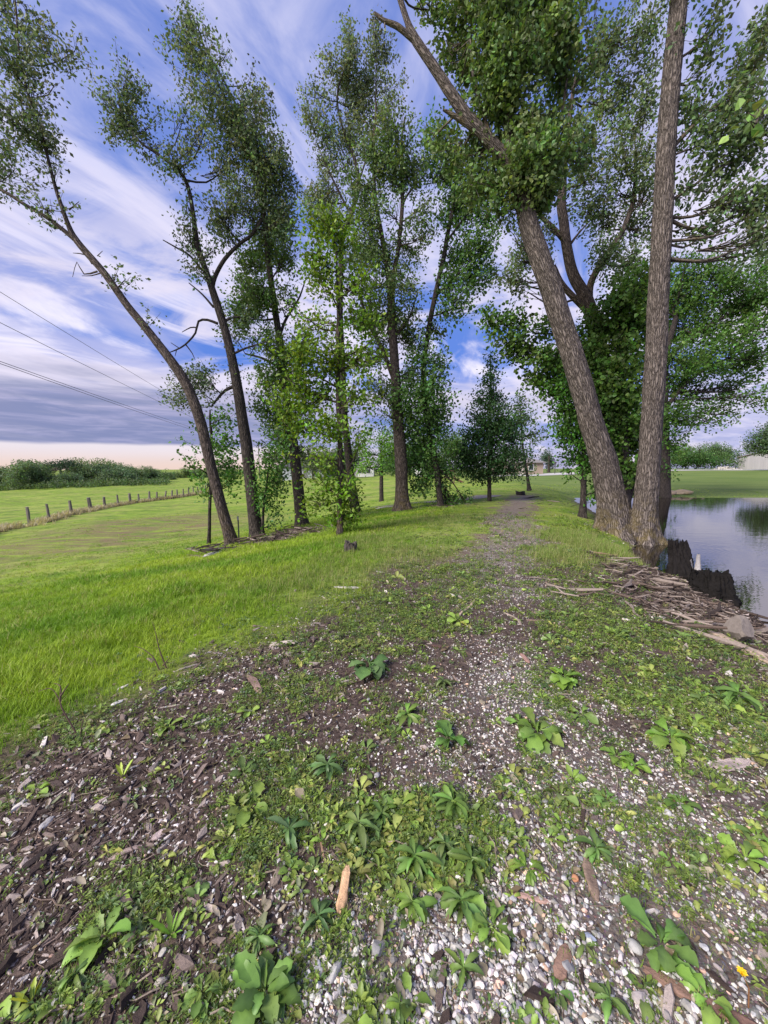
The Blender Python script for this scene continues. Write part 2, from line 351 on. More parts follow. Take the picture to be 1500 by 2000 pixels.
dsw = t.add('ShaderNodeVectorMath', operation='DISTANCE', ins={0: t.add('ShaderNodeMapping', ins={'Vector': pos, 'Scale': (1, .8, 0)}).outputs[0], 1: (-15, 19, 0)}).outputs['Value']
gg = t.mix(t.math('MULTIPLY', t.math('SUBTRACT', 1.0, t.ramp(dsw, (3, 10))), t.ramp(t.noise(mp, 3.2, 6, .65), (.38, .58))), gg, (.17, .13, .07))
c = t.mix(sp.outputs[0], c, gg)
bp = t.add('ShaderNodeBump', ins={'Strength': .7, 'Distance': .03, 'Height': t.math('ADD', nf, t.math('MULTIPLY', nm, .7))})
p = t.add('ShaderNodeBsdfPrincipled', ins={'Base Color': c, 'Roughness': .95, 'Specular IOR Level': .15, 'Normal': bp.outputs[0]}); t.l.new(p.outputs[0], o.inputs[0])
go = mesh_np('ground', np.stack([GX, GY, GZ], -1).reshape(-1, 3), GF, m, smooth=True, attrs={'mk': np.stack([g_, c_, v_], -1).reshape(-1, 3)})
tag(go, kind='structure')
# ---------------------------------------------------------------- pond water
m, t, o = newmat('water'); pos = t.add('ShaderNodeTexCoord').outputs['Object']
mp = t.add('ShaderNodeMapping', ins={'Vector': pos, 'Scale': (1, 2.2, 1)}).outputs[0]
wv = t.add('ShaderNodeTexWave', wave_type='RINGS', rings_direction='SPHERICAL', ins={'Vector': t.add('ShaderNodeMapping', ins={'Vector': pos, 'Location': (-8.6, -8.6, .4)}).outputs[0], 'Scale': 2.2, 'Distortion': 1.2, 'Detail': 2})
dist = t.add('ShaderNodeVectorMath', operation='DISTANCE', ins={0: pos, 1: (8.6, 8.6, -.4)}).outputs['Value']
fall = t.math('SUBTRACT', 1.0, t.ramp(dist, (.5, 4.0)))
hh = t.math('ADD', t.math('MULTIPLY', t.noise(mp, 1.6, 3), .5), t.math('MULTIPLY', t.math('MULTIPLY', wv.outputs[1] if len(wv.outputs) > 1 else wv.outputs[0], fall), .10))
bp = t.add('ShaderNodeBump', ins={'Strength': .12, 'Distance': .05, 'Height': hh})
p = t.add('ShaderNodeBsdfPrincipled', ins={'Base Color': (.012, .009, .005, 1), 'Roughness': .02, 'IOR': 2.6, 'Specular IOR Level': .9, 'Normal': bp.outputs[0]}); t.l.new(p.outputs[0], o.inputs[0])
ax = lambda y: AXS*y-.4+.6
wv_ = [(ax(-30), -30), (80, -30), (80, 33), (ax(26)+3, 33), (ax(26)+1, 26)]
wt = mesh_np('pond_water', [(x, y, -.4) for x, y in wv_], [list(range(5))], m); tag(wt, kind='structure')
# ---------------------------------------------------------------- trees
def leafproto(kind):
    if kind == 'round':   # cottonwood: broad triangular leaf, folded at the midrib
        V = np.array([[0, 0, 0], [.42, .28, .09], [.30, .62, .07], [0, 1, 0], [-.30, .62, .07], [-.42, .28, .09], [0, .4, -.02]])
        F_ = np.array([[0, 1, 2], [0, 2, 6], [6, 2, 3], [6, 3, 4], [0, 6, 4], [0, 4, 5]])
    else:
        V = np.array([[0, 0, 0], [.30, .45, .07], [0, 1, 0], [-.30, .45, .07]]); F_ = np.array([[0, 1, 2], [0, 2, 3]])
    V = V-np.array([0, .0, 0]); return V, F_
LP4 = leafproto('kite'); LP7 = leafproto('round')
G_COT = (.085, .125, .05); G_DARK = (.035, .085, .02); G_LIME = (.10, .17, .016); G_MAP = (.05, .125, .018); G_GREY = (.10, .14, .085)
def foliage(clumps, leaf, n_per, colr, proto, spread=.5, vary=.35, sg=None):
    if sg is None: sg = np.minimum(.3, leaf*1.15)
    """clumps: (k,7) centre, axis, length ; leaves gathered along short shoots"""
    C = np.asarray(clumps, float); k = len(C); n = k*n_per
    ci = np.repeat(np.arange(k), n_per); L = C[ci, 6]
    t_ = rng.uniform(-.5, .5, n)
    pos = C[ci, :3]+C[ci, 3:6]*(t_*L)[:, None]+rng.normal(size=(n, 3))*(sg*(1.25-np.abs(t_)*1.2))[:, None]
    rot = randrot(n); sc = leaf*rng.uniform(.6, 1.25, n)
    ct = rng.uniform(1-vary, 1+vary, (k, 1))*(1+rng.normal(0, .07, (k, 3)))
    tint = np.clip(np.array(colr)[None]*ct[ci]*rng.uniform(.65, 1.4, (n, 1))*(1+rng.normal(0, .08, (n, 3))), .004, .8)
    return scatter(proto[0], proto[1], pos, sc, rot, tint)
def tree(name, label, Y, stems, blobs, col=G_COT, leaf=.085, cover=1.5, bark='bark', dY=None, step=.18, clump=.42, kind='tree', group=None, seg=12, proto=None, flare=None, per=26, depth=.85, spray=(0, 0, 1), dead=(), hollow=None, cull=True):
    proto = proto or LP4
    cover = cover*(1.75 if leaf < .2 else 1.75); leaf = leaf*(1.15 if leaf < .2 and proto is LP4 else .95 if leaf < .2 else 1.0); clump = clump*1.35; col = tuple(c_*1.35 for c_ in col)
    base = stems[0][0]; b3 = PY(base[0], base[1], Y); loc = (b3[0], b3[1], b3[2])
    root = empty(name, loc, label, kind, group)
    sk = []; TV = []; TF = []; TK = []; nv = 0; BV = []; BF = []; BK = []; nb_ = 0
    def stem3(st):
        P = []
        for q in st:
            y = Y+(q[3] if len(q) > 3 else 0); p = PY(q[0], q[1], y); dd = p[1]*CT-(p[2]-CAMZ)*ST
            P.append([*p, q[2]*(.44 if bark == 'pondbark' else .46)*dd/F])
        return catmull(P, step)
    for si, st in enumerate(list(stems)+list(dead)):
        P = stem3(st); P[:, 3] = np.maximum(P[:, 3], .004)
        if si >= 1 or flare is None: P[:, :3] += np.stack([vn(P[:, 2]*1.3, si, 0, 5+k)*.035 for k in range(3)], -1)*np.linspace(0, 1, len(P))[:, None]
        sg = seg if si == 0 else max(6, seg*2//3)
        V, Fc, bk = tube(P[:, :3], P[:, 3], sg)
        n = len(P); ang = np.tile(np.arange(sg)*2*math.pi/sg, n); rr = np.repeat(P[:, 3], sg); cc = np.repeat(P[:, :3], sg, 0)
        h = np.repeat(np.linspace(0, 1, n), sg); lz = V[:, 2]-P[0, 2]
        dsp = 1+.07*fbm(np.cos(ang)*1.6+si, np.sin(ang)*1.6, lz*1.2, 77, 3)
        if si == 0:
            fl = flare or .35
            lobes = (.5+.5*np.cos(ang*5+1.3*vn(lz*.8, 0, 0, 9)+Y))**1.5
            dsp = dsp+np.exp(-np.maximum(lz, 0)/(.16+.5*rr))*fl*(.35+1.1*lobes)
        if seg > 40 and si == 0:   # real furrows on the near trunks
            br = np.abs(vn(np.cos(ang)*5.2, np.sin(ang)*5.2, lz*2.6+.6*vn(ang, lz*3, 0, 3), 91))+.5*np.abs(vn(np.cos(ang)*11, np.sin(ang)*11, lz*6, 92))
            dsp = dsp+.12*np.clip(br, 0, .7)-.03
        V = cc+(V-cc)*dsp[:, None]
        if hollow and si == 0:
            hp = PY(hollow[0], hollow[1], Y-P[0, 3]*1.05); e = ((V-hp)/np.array([.085, .3, .19])); wgt = np.exp(-(e**2).sum(1)**1.5); V = V+(cc+[0, .12, 0]-V)*(.85*wgt)[:, None]
        if si == 0: TV.append(V); TF.append(Fc); TK.append(bk); nv += len(V)
        else: BV.append(V); BF.append(Fc+nb_); BK.append(bk); nb_ += len(V)
        if si < len(stems): sk.append(P)
    SK = np.vstack(sk) if sk else None
    SK0 = SK.copy(); SK0 = SK0[SK0[:, 2] > b3[2]+(SK0[:, 2].max()-b3[2])*.12]
    if len(SK0) == 0: SK0 = SK
    clumps = []; twigs = []
    for bi, bl in enumerate(blobs):
        px, py, rx, ry = bl[:4]; k = bl[4] if len(bl) > 4 else 1.0; yo = bl[5] if len(bl) > 5 else None
        c0 = PY(px, py, Y); dd = c0[1]*CT-(c0[2]-CAMZ)*ST
        ax_, az_ = 1.13*rx*dd/F, 1.13*ry*dd/F; ay = depth*math.sqrt(ax_*az_)
        if yo is None: yo = rng.uniform(-.8, .8)*ay*1.2
        c = c0*(1+0*yo)+np.array([0, yo, 0])+(c0-np.array([0, 0, CAMZ]))*np.array([yo/Y, 0, yo/Y])
        dist = np.linalg.norm(SK0[:, :3]-c, axis=1)+np.maximum(0, SK0[:, 2]-c[2]+.2)*1.5
        j = np.argmin(dist); a = SK0[j]; L = np.linalg.norm(c-a[:3])
        r0 = min(a[3]*.6, .012+.012*L+.02*ax_)
        if L > .15:
            mid = (a[:3]+c)/2+np.array([0, 0, -.10*L])+rng.normal(size=3)*.06*L
            twigs.append((np.array([a[:3], mid, c]), r0, r0*.4))
        area = math.pi*ax_*az_; nl = cover*k*area/(leaf*leaf*.22)
        nc = max(2, int(nl/per)); q = rng.normal(size=(nc, 3)); q /= np.linalg.norm(q, axis=1)[:, None]; q *= rng.uniform(0, 1, (nc, 1))**.42
        wob = 1+.55*vn(q[:, 0]*2.3+bi, q[:, 1]*2.3, q[:, 2]*2.3, 8)
        cp = c+q*np.array([ax_, ay, az_])*wob[:, None]
        if leaf < .25 and cull:
            kp = vn(cp[:, 0]*1.7+Y, cp[:, 1]*1.7, cp[:, 2]*1.5, 3) > -.12+.25*vn(Y*3.3, bi*1.7, 0, 2); kp[:2] = True; cp = cp[kp]; q = q[kp]; nc = len(cp)
        axd = cp-a[:3]; axd /= np.linalg.norm(axd, axis=1)[:, None]+1e-6
        axd = axd+np.array(spray)*.8+rng.normal(size=(nc, 3))*.35; axd /= np.linalg.norm(axd, axis=1)[:, None]
        cl = clump*rng.uniform(.6, 1.4, nc)
        clumps.append(np.concatenate([cp, axd, cl[:, None]], 1))
        for g in range(min(nc, 22)):
            e = cp[g]+axd[g]*cl[g]*.5; st = a[:3]+(c-a[:3])*rng.uniform(.35, 1)
            md = (st+cp[g])/2+np.array([0, 0, -.05]); twigs.append((np.array([st, md, e]), max(.005, r0*.35), .003))
    if leaf < .2 and clumps:
        A = np.vstack(clumps); h0 = A[:, :3]-A[:, 3:6]*A[:, 6:7]*.55; h1 = A[:, :3]+A[:, 3:6]*A[:, 6:7]*.5; sd_ = np.cross(A[:, 3:6], [0, 0, 1.]); sd_ /= np.linalg.norm(sd_, axis=1)[:, None]+1e-6; s2_ = np.cross(A[:, 3:6], sd_)
        rr_ = .0045; tv = np.stack([h0+sd_*rr_, h0-sd_*rr_*.5+s2_*rr_, h0-sd_*rr_*.5-s2_*rr_, h1], 1).reshape(-1, 3); i4 = np.arange(len(A))[:, None]*4
        tf = np.concatenate([i4+[0, 1, 3], i4+[1, 2, 3], i4+[2, 0, 3]]); SH = (tv, tf)
    else: SH = None
    for P, ra, rb in twigs:
        Q = catmull(P, .3); V, Fc, bk = tube(Q, np.linspace(ra, rb, len(Q)), 5); BV.append(V); BF.append(Fc+nb_); BK.append(bk); nb_ += len(V)
    mesh_np('trunk', np.vstack(TV), np.vstack(TF), M[bark], root, smooth=True, attrs={'bk': np.vstack(TK)})
    if BV: mesh_np('branches', np.vstack(BV), np.vstack(BF), M[bark], root, smooth=True, attrs={'bk': np.vstack(BK)})
    if clumps:
        V, Fc, C = foliage(np.vstack(clumps), leaf, per, col, proto)
        if SH is not None: V, Fc, C = join([(V, Fc, C), (SH[0], SH[1], np.full((len(SH[0]), 3), .05))])
        mesh_np('foliage', V, Fc, M['leaf'], root, C)
    return root
tree('cottonwood_tree', 'tall thin tree leaning hard left out of the frame, furthest left trunk', 10.3,
 [[(457, 1078, 34), (447, 1040, 25), (430, 980, 22), (405, 880, 21), (385, 800, 21), (355, 735, 20), (300, 660, 17), (250, 600, 15), (200, 530, 14), (150, 470, 13), (135, 440, 9), (115, 380, 7), (95, 310, 6), (60, 200, 5), (40, 110, 4), (30, 20, 3), (20, -60, 2)],
  [(200, 530, 10), (160, 482, 10), (100, 430, 8), (50, 400, 7), (10, 375, 6), (-60, 340, 4)], [(40, 110, 3), (70, 130, 3), (110, 125, 2), (150, 105, 1.5)]],
 [(45, 50, 40, 60, 1), (0, 20, 40, 60, 1), (120, 120, 35, 16, .7), (148, 95, 14, 22, .7), (95, 95, 22, 22, .5), (20, 130, 60, 50, 1), (60, 180, 35, 30, .8), (20, 240, 60, 60, 1.2), (70, 290, 42, 45, 1), (30, 330, 50, 40, 1.2), (105, 325, 22, 25, .8), (85, 265, 25, 25, .7), (-50, 250, 60, 120, 1), (228, 533, 17, 15, 1), (245, 545, 10, 12, .8), (95, 400, 40, 22, .7), (110, 440, 18, 18, .5), (290, 628, 6, 8, .7), (55, 10, 20, 50, .8)],
 col=(.085, .11, .07), cover=1.0, bark='bark', seg=16,
 dead=[[(66, 195, 3), (75, 190, 2.5), (95, 185, 2), (110, 165, 1)], [(66, 190, 2), (64, 170, 1)], [(135, 410, 3), (155, 395, 1)], [(180, 515, 4), (165, 498, 3), (140, 495, 1)], [(190, 530, 4), (165, 535, 2.5), (150, 512, 1.5), (145, 540, 1)], [(200, 532, 3), (180, 540, 2), (162, 542, 1)], [(190, 500, 2), (200, 490, 1)]])
tree('cottonwood_tree', 'tall forked tree with a bare crooked dead branch low on its left side', 12.4,
 [[(505, 1062, 38), (498, 1020, 27), (490, 940, 25), (480, 860, 23), (468, 780, 21), (455, 710, 19), (440, 650, 17), (425, 600, 16), (413, 560, 14), (400, 520, 12), (388, 480, 11), (380, 430, 9), (368, 370, 8), (350, 335, 7), (310, 300, 5), (270, 270, 4), (230, 200, 3)],
  [(413, 565, 11), (420, 540, 9), (440, 505, 8), (470, 475, 7), (495, 455, 7), (520, 400, 6), (500, 300, 5), (450, 180, 4), (400, 90, 3), (385, 40, 2)],
  [(458, 754, 8), (440, 762, 6), (426, 776, 5), (414, 792, 3)], [(437, 630, 6), (450, 620, 5), (470, 618, 3)]],
 [(245, 165, 24, 35, 1), (205, 190, 28, 30, 1), (255, 215, 50, 42, 1.1), (290, 250, 40, 35, 1), (225, 250, 35, 25, 1), (315, 285, 40, 28, 1), (345, 320, 32, 20, .9), (370, 295, 18, 25, .7), (365, 400, 12, 22, .5), (370, 470, 20, 40, .9), (385, 520, 22, 25, .8), (415, 490, 14, 30, .5),
  (362, 45, 14, 25, 1), (330, 75, 18, 15, .8), (375, 80, 30, 35, 1), (405, 125, 50, 40, 1.2), (445, 95, 20, 30, 1), (420, 170, 52, 45, 1.2), (450, 220, 60, 45, 1.3), (495, 160, 20, 22, .8), (505, 210, 24, 25, .9), (360, 225, 30, 12, .6), (400, 260, 30, 25, .8), (460, 280, 55, 45, 1.3), (510, 300, 50, 45, 1.3), (545, 330, 28, 35, 1), (500, 355, 60, 45, 1.3), (545, 380, 32, 40, 1), (440, 330, 28, 22, .8), (430, 420, 35, 30, 1), (480, 420, 45, 40, 1.2), (540, 440, 35, 30, 1), (450, 460, 30, 25, .8),
  (375, 745, 40, 22, 1), (350, 780, 28, 22, .9), (400, 735, 22, 16, .9), (410, 785, 22, 18, .8), (465, 745, 20, 45, .9), (480, 620, 22, 20, .6)],
 col=(.085, .115, .065), cover=1.1, seg=16, bark='darkbark',
 dead=[[(425, 632, 6), (405, 625, 5), (388, 628, 4.5), (382, 650, 4), (362, 672, 3.5), (345, 682, 3), (330, 688, 1.5)], [(385, 640, 3), (372, 640, 2.5), (355, 650, 1.2)], [(362, 672, 3), (375, 690, 2), (382, 705, 1)], [(350, 680, 2), (335, 672, 1.2)], [(345, 682, 2), (342, 695, 1)],
  [(417, 600, 5), (395, 575, 3.5), (368, 552, 2)], [(395, 528, 5), (370, 500, 4), (345, 485, 3.5), (318, 469, 2)], [(458, 690, 5), (480, 680, 4), (505, 672, 3), (540, 662, 1.5)]])
tree('maple_sapling', 'small sapling standing close against the right side of the forked tree', 12.2,
 [[(512, 1052, 8), (514, 1010, 6), (518, 970, 5), (528, 900, 3)]], [(525, 900, 26, 28, .9), (540, 930, 24, 32, .8), (520, 960, 24, 30, .8), (545, 870, 26, 22, .7), (530, 985, 22, 22, .6), (530, 1025, 22, 14, .4)], col=(.06, .13, .03), leaf=.10, cover=1.2, bark='darkbark')
tree('maple_sapling', 'leafy young tree behind the strongly leaning trunk', 13.2,
 [[(408, 1062, 7), (412, 930, 6), (413, 850, 5), (412, 800, 3)]], [(415, 830, 35, 30, .9), (440, 860, 28, 30, .9), (400, 870, 32, 30, .8), (380, 910, 28, 16, .7), (445, 905, 28, 30, .9), (405, 940, 35, 30, .9), (450, 945, 22, 25, .7), (440, 815, 18, 15, .6)], col=(.07, .15, .035), leaf=.12, cover=1.1, bark='darkbark')
tree('cottonwood_tree', 'upright dark tree with ragged foliage, its foot on a mound of driftwood', 14.0,
 [[(592, 1042, 36), (587, 1000, 25), (580, 930, 23), (573, 870, 21), (562, 800, 18), (550, 700, 16), (543, 650, 14), (532, 560, 13), (525, 500, 12), (515, 420, 10), (500, 330, 6)], [(545, 660, 7), (560, 620, 6), (585, 580, 4), (600, 540, 2)], [(550, 720, 6), (515, 700, 5), (480, 690, 3)]],
 [(520, 470, 45, 45, 1.1), (545, 430, 30, 40, 1), (500, 520, 35, 35, 1), (545, 520, 35, 35, 1), (475, 560, 20, 22, .7), (510, 580, 42, 32, 1.1), (480, 610, 40, 35, 1.1), (500, 650, 45, 28, 1), (550, 600, 35, 35, .9), (455, 650, 22, 16, .7), (530, 690, 45, 35, 1.1), (560, 740, 45, 40, 1.1), (520, 745, 35, 32, .9), (580, 800, 45, 35, 1.1), (540, 800, 35, 30, .9), (560, 850, 40, 35, 1), (520, 850, 25, 25, .7), (590, 880, 30, 25, .7), (540, 890, 25, 22, .6), (590, 680, 35, 35, .8)],
 col=(.08, .13, .04), cover=1.7, bark='darkbark', leaf=.10)
tree('maple_tree', 'slim bright green tree with low twiggy foliage beside the small cut stump', 9.8,
 [[(665, 1056, 17), (664, 1000, 12), (664, 900, 11), (662, 800, 10), (660, 700, 9), (660, 620, 8), (657, 560, 6), (655, 480, 4), (652, 430, 2)], [(664, 760, 5), (620, 735, 3), (575, 720, 2)], [(662, 700, 5), (710, 680, 3), (745, 650, 2)], [(664, 860, 4), (610, 840, 3), (560, 830, 1.5)], [(664, 940, 4), (690, 900, 2.5), (705, 860, 1.5)]],
 [(640, 440, 40, 30, .8), (665, 490, 50, 40, .9), (620, 500, 35, 35, .7), (640, 560, 50, 35, .9), (690, 560, 45, 35, .8), (600, 620, 35, 30, .5), (650, 630, 45, 32, .7), (715, 620, 40, 35, .7), (590, 690, 40, 25, .7), (640, 700, 45, 28, .7), (700, 700, 45, 30, .6), (560, 740, 45, 22, .8), (620, 770, 45, 28, .8), (690, 770, 35, 28, .6), (540, 790, 30, 18, .6), (590, 825, 40, 25, .8), (640, 840, 40, 28, .8), (700, 850, 30, 28, .5), (600, 885, 32, 20, .6), (650, 900, 35, 28, .7), (640, 950, 40, 28, .6), (685, 950, 28, 30, .5), (620, 985, 30, 18, .5), (665, 1010, 40, 20, .6), (700, 990, 25, 20, .4)],
 col=G_LIME, leaf=.095, cover=2.0, spray=(0, 0, .15), clump=.4)
tree('cottonwood_tree', 'tall slender twin stemmed tree right behind the slim bright green one', 17.5,
 [[(696, 1003, 20), (688, 950, 17), (682, 900, 16), (672, 800, 14), (668, 700, 13), (665, 600, 12), (668, 476, 11), (685, 420, 10), (700, 360, 8), (690, 300, 7), (672, 256, 5), (660, 180, 4), (690, 90, 2)], [(696, 1000, 12), (682, 965, 11), (672, 940, 9), (667, 880, 7), (664, 820, 4)], [(685, 420, 5), (650, 350, 4), (620, 280, 2)], [(700, 360, 4), (730, 250, 3), (735, 120, 2)]],
 [(682, 75, 12, 25, .9), (690, 110, 22, 25, .9), (733, 65, 14, 22, .8), (735, 105, 18, 28, .8), (645, 125, 20, 22, .7), (665, 160, 28, 28, .9), (710, 160, 35, 32, 1), (762, 125, 16, 30, .7), (765, 175, 22, 30, .8), (615, 180, 24, 16, .6), (640, 205, 40, 28, 1), (690, 210, 45, 35, 1.1), (740, 215, 35, 30, .9), (610, 235, 25, 22, .6), (640, 260, 38, 30, .9), (690, 270, 45, 35, 1), (620, 305, 28, 20, .6), (660, 320, 35, 30, .8), (640, 370, 30, 30, .8), (625, 400, 30, 25, .8), (650, 440, 40, 35, .9)],
 col=(.11, .14, .085), leaf=.105, cover=1.5, bark='darkbark')
tree('cottonwood_tree', 'thick middle trunk with flared reddish brown base, splitting into two high limbs', 16.0,
 [[(787, 1000, 34), (785, 960, 27), (783, 900, 26), (776, 800, 22), (770, 700, 19), (765, 620, 18), (762, 560, 15), (752, 496, 11), (740, 430, 9), (732, 380, 8), (730, 300, 6), (735, 200, 3)], [(763, 580, 12), (778, 480, 9), (786, 388, 8), (784, 300, 5), (790, 230, 3)], [(776, 760, 10), (750, 690, 9), (720, 630, 8), (700, 560, 5)], [(786, 400, 5), (800, 375, 4), (830, 340, 2)], [(768, 660, 6), (800, 620, 4), (815, 570, 2)]],
 [(770, 240, 35, 30, .8), (735, 310, 40, 35, 1), (775, 290, 35, 35, .9), (715, 360, 40, 35, .9), (760, 350, 45, 35, 1), (800, 340, 30, 30, .8), (720, 430, 45, 35, .9), (770, 420, 40, 40, .8), (815, 410, 30, 30, .7), (700, 500, 40, 35, .9), (750, 490, 40, 35, .9), (800, 480, 35, 35, .7), (830, 460, 20, 18, .5), (740, 550, 45, 35, 1), (800, 550, 35, 32, .8), (770, 610, 45, 35, 1), (720, 620, 35, 30, .8), (740, 690, 40, 35, .8), (800, 660, 35, 35, .8), (790, 740, 40, 35, .9), (745, 770, 30, 25, .6), (760, 810, 35, 25, .7)],
 col=(.085, .13, .05), leaf=.105, cover=1.7, flare=.5, bark='bark', seg=20)
tree('maple_tree', 'slender dark stemmed tree with a leafy branch lying at its foot', 16.5,
 [[(862, 995, 14), (856, 944, 12), (850, 900, 12), (835, 820, 11), (826, 724, 11), (835, 660, 10), (850, 580, 10), (872, 472, 9), (888, 384, 7), (885, 300, 4), (870, 230, 3)], [(850, 580, 5), (890, 540, 4), (930, 500, 2)], [(872, 472, 5), (905, 430, 4), (940, 390, 2)]],
 [(860, 270, 28, 30, .6), (850, 340, 30, 30, .6), (895, 330, 35, 40, .8), (900, 400, 45, 35, .9), (945, 420, 28, 28, .7), (870, 430, 20, 20, .5), (935, 480, 35, 28, .9), (900, 500, 35, 28, .8), (925, 540, 40, 30, .9), (880, 560, 35, 28, .7), (890, 600, 32, 25, .7), (850, 640, 22, 22, .5), (830, 700, 30, 25, .8), (850, 740, 25, 22, .8), (820, 770, 45, 32, 1.1), (845, 815, 32, 35, 1.1), (805, 830, 35, 32, 1), (840, 870, 40, 30, 1), (815, 905, 40, 25, .9), (860, 920, 28, 28, .8), (825, 945, 28, 18, .8), (880, 978, 28, 14, 1), (905, 975, 18, 10, .6)],
 col=(.065, .13, .035), leaf=.125, cover=1.8, cull=False, bark='darkbark', spray=(0, 0, -.2))
tree('pear_tree', 'small dark green cone shaped tree on the crest in the middle distance', 18,
 [[(956, 984, 9), (956, 930, 8), (957, 860, 6), (957, 760, 4), (957, 695, 2)]],
 [(957, 705, 8, 18, .9), (957, 740, 15, 22, 1), (948, 778, 22, 20, 1), (970, 782, 20, 20, .9), (936, 815, 26, 22, 1), (975, 818, 28, 24, 1), (925, 850, 28, 24, 1), (962, 850, 34, 26, 1.2), (998, 852, 22, 24, .8), (912, 885, 28, 22, 1), (955, 890, 36, 24, 1.3), (1000, 885, 28, 24, 1), (912, 915, 24, 18, 1), (955, 922, 38, 20, 1.2), (1000, 915, 24, 16, .9), (1010, 835, 14, 26, .5)],
 col=(.035, .08, .03), leaf=.11, cover=1.45, cull=False, bark='darkbark', clump=.32)
tree('ash_tree', 'small loose crowned tree leaning slightly left, right behind the cone shaped tree', 26,
 [[(1034, 958, 8), (1030, 930, 6), (1022, 880, 5), (1018, 820, 3)]], [(1015, 790, 25, 20, .7), (1005, 820, 25, 22, .8), (1035, 815, 22, 18, .7), (1020, 850, 32, 22, .8), (1050, 845, 14, 22, .4), (1015, 885, 25, 18, .7), (1035, 915, 15, 12, .5)], col=(.08, .14, .04), leaf=.15, cover=.9, bark='darkbark')
tree('mulberry_tree', 'thin straight stemmed tree just left of the big leaning pond trunk', 13.0,
 [[(1138, 1012, 15), (1140, 960, 12), (1140, 880, 9), (1132, 800, 7), (1120, 740, 4)]], [(1105, 760, 28, 22, .9), (1100, 800, 22, 28, .9), (1130, 800, 30, 28, 1), (1110, 840, 30, 30, 1), (1140, 850, 30, 30, 1), (1125, 890, 28, 25, .9), (1150, 905, 22, 22, .8), (1115, 925, 15, 10, .4), (1165, 960, 18, 20, .5)], col=G_MAP, leaf=.11, cover=1.6, bark='darkbark', cull=False)
tree('cottonwood_tree', 'massive furrowed trunk leaning left over the crest with a hollow at its foot', 10.3,
 [[(1208, 1046, 76), (1201, 1015, 64), (1193, 970, 57), (1178, 900, 52), (1156, 830, 47), (1131, 737, 45), (1101, 643, 43), (1078, 570, 42), (1053, 500, 41), (1030, 430, 38), (1018, 370, 34), (1000, 325, 30), (965, 285, 27), (908, 222, 24), (850, 135, 20), (808, 72, 18), (795, 40, 13), (782, 0, 12), (765, -60, 10)],
  [(1016, 365, 26), (1000, 300, 18), (992, 240, 14), (1010, 150, 10), (1030, 50, 7), (1040, -60, 4)], [(1030, 420, 14), (1060, 350, 10), (1090, 260, 7), (1110, 150, 5)], [(965, 285, 8), (930, 180, 6), (920, 80, 4)]],
 [(845, 20, 22, 40, .6, 1.1), (900, 20, 50, 40, 1, 1.1), (970, 30, 55, 50, 1.2), (1050, 40, 60, 50, 1.3), (1110, 50, 40, 50, 1), (880, 90, 40, 35, 1, 1.1), (940, 110, 50, 45, 1.2, 1.1), (1010, 130, 60, 50, 1.4), (1080, 140, 60, 50, 1.4), (1130, 160, 30, 40, .9), (900, 160, 45, 35, 1, 1.1), (870, 120, 25, 25, .8, 1.1), (960, 200, 55, 45, 1.3), (1030, 220, 60, 50, 1.4), (1100, 230, 55, 50, 1.3), (845, 270, 25, 40, .6, 1.1), (880, 300, 40, 40, .8, 1.1), (930, 300, 45, 40, 1, .5), (990, 300, 50, 40, 1.2), (1060, 310, 60, 45, 1.4), (1125, 300, 40, 45, 1.1), (960, 360, 45, 35, 1), (1020, 370, 50, 35, 1.3), (1080, 370, 50, 35, 1.2), (1000, 405, 35, 18, 1), (1050, 405, 40, 18, 1), (930, 370, 40, 35, .8, 1.1), (960, -70, 90, 60, 1), (1070, -60, 80, 60, 1)],
 col=(.085, .13, .045), leaf=.105, cover=1.45, bark='pondbark', flare=.8, hollow=(1187, 1026), seg=72, step=.045, proto=LP7, clump=.4,
 dead=[[(812, 80, 15), (790, 62, 12), (775, 50, 12), (750, 38, 9), (738, 28, 8), (729, 20, 5)], [(932, 256, 15), (905, 238, 13), (880, 222, 9), (865, 214, 5)], [(752, 42, 5), (750, 52, 2)]])
tree('cottonwood_tree', 'massive straight furrowed trunk rising from the pond edge, tallest trunk on the right', 9.9,
 [[(1252, 1062, 62), (1255, 1035, 54), (1260, 990, 47), (1267, 900, 42), (1274, 800, 41), (1281, 690, 40), (1287, 550, 38), (1294, 420, 37), (1301, 300, 36), (1309, 180, 35), (1318, 80, 34), (1326, 0, 33), (1336, -120, 28)],
  [(1303, 300, 10), (1350, 250, 8), (1390, 215, 7), (1440, 175, 5), (1500, 120, 3)], [(1296, 400, 7), (1345, 370, 6), (1400, 330, 5), (1470, 300, 3)], [(1318, 120, 6), (1360, 90, 4), (1400, 30, 2)]],
 [(1335, 45, 14, 35, .5), (1365, 150, 14, 45, .8), (1395, 60, 14, 45, .8), (1410, 15, 10, 25, .7), (1345, 200, 20, 35, .8), (1380, 210, 45, 35, 1.1), (1430, 180, 45, 35, 1.2), (1475, 130, 35, 35, 1.1), (1400, 260, 55, 35, 1.2), (1460, 250, 45, 35, 1.2), (1350, 290, 28, 30, .9), (1490, 60, 20, 45, 1), (1400, 320, 50, 28, .8), (1350, 355, 28, 30, .8), (1390, 375, 30, 25, .7), (1460, 320, 35, 30, .8), (1350, 440, 22, 14, .5), (1380, 455, 25, 22, .6), (1440, 395, 35, 35, 1), (1485, 400, 30, 50, 1), (1430, 450, 35, 35, .9), (1475, 470, 30, 35, 1), (1445, 500, 30, 20, .8), (1330, -60, 60, 40, 1)],
 col=(.08, .12, .055), leaf=.105, cover=1.75, bark='pondbark', flare=.6, seg=72, step=.045)
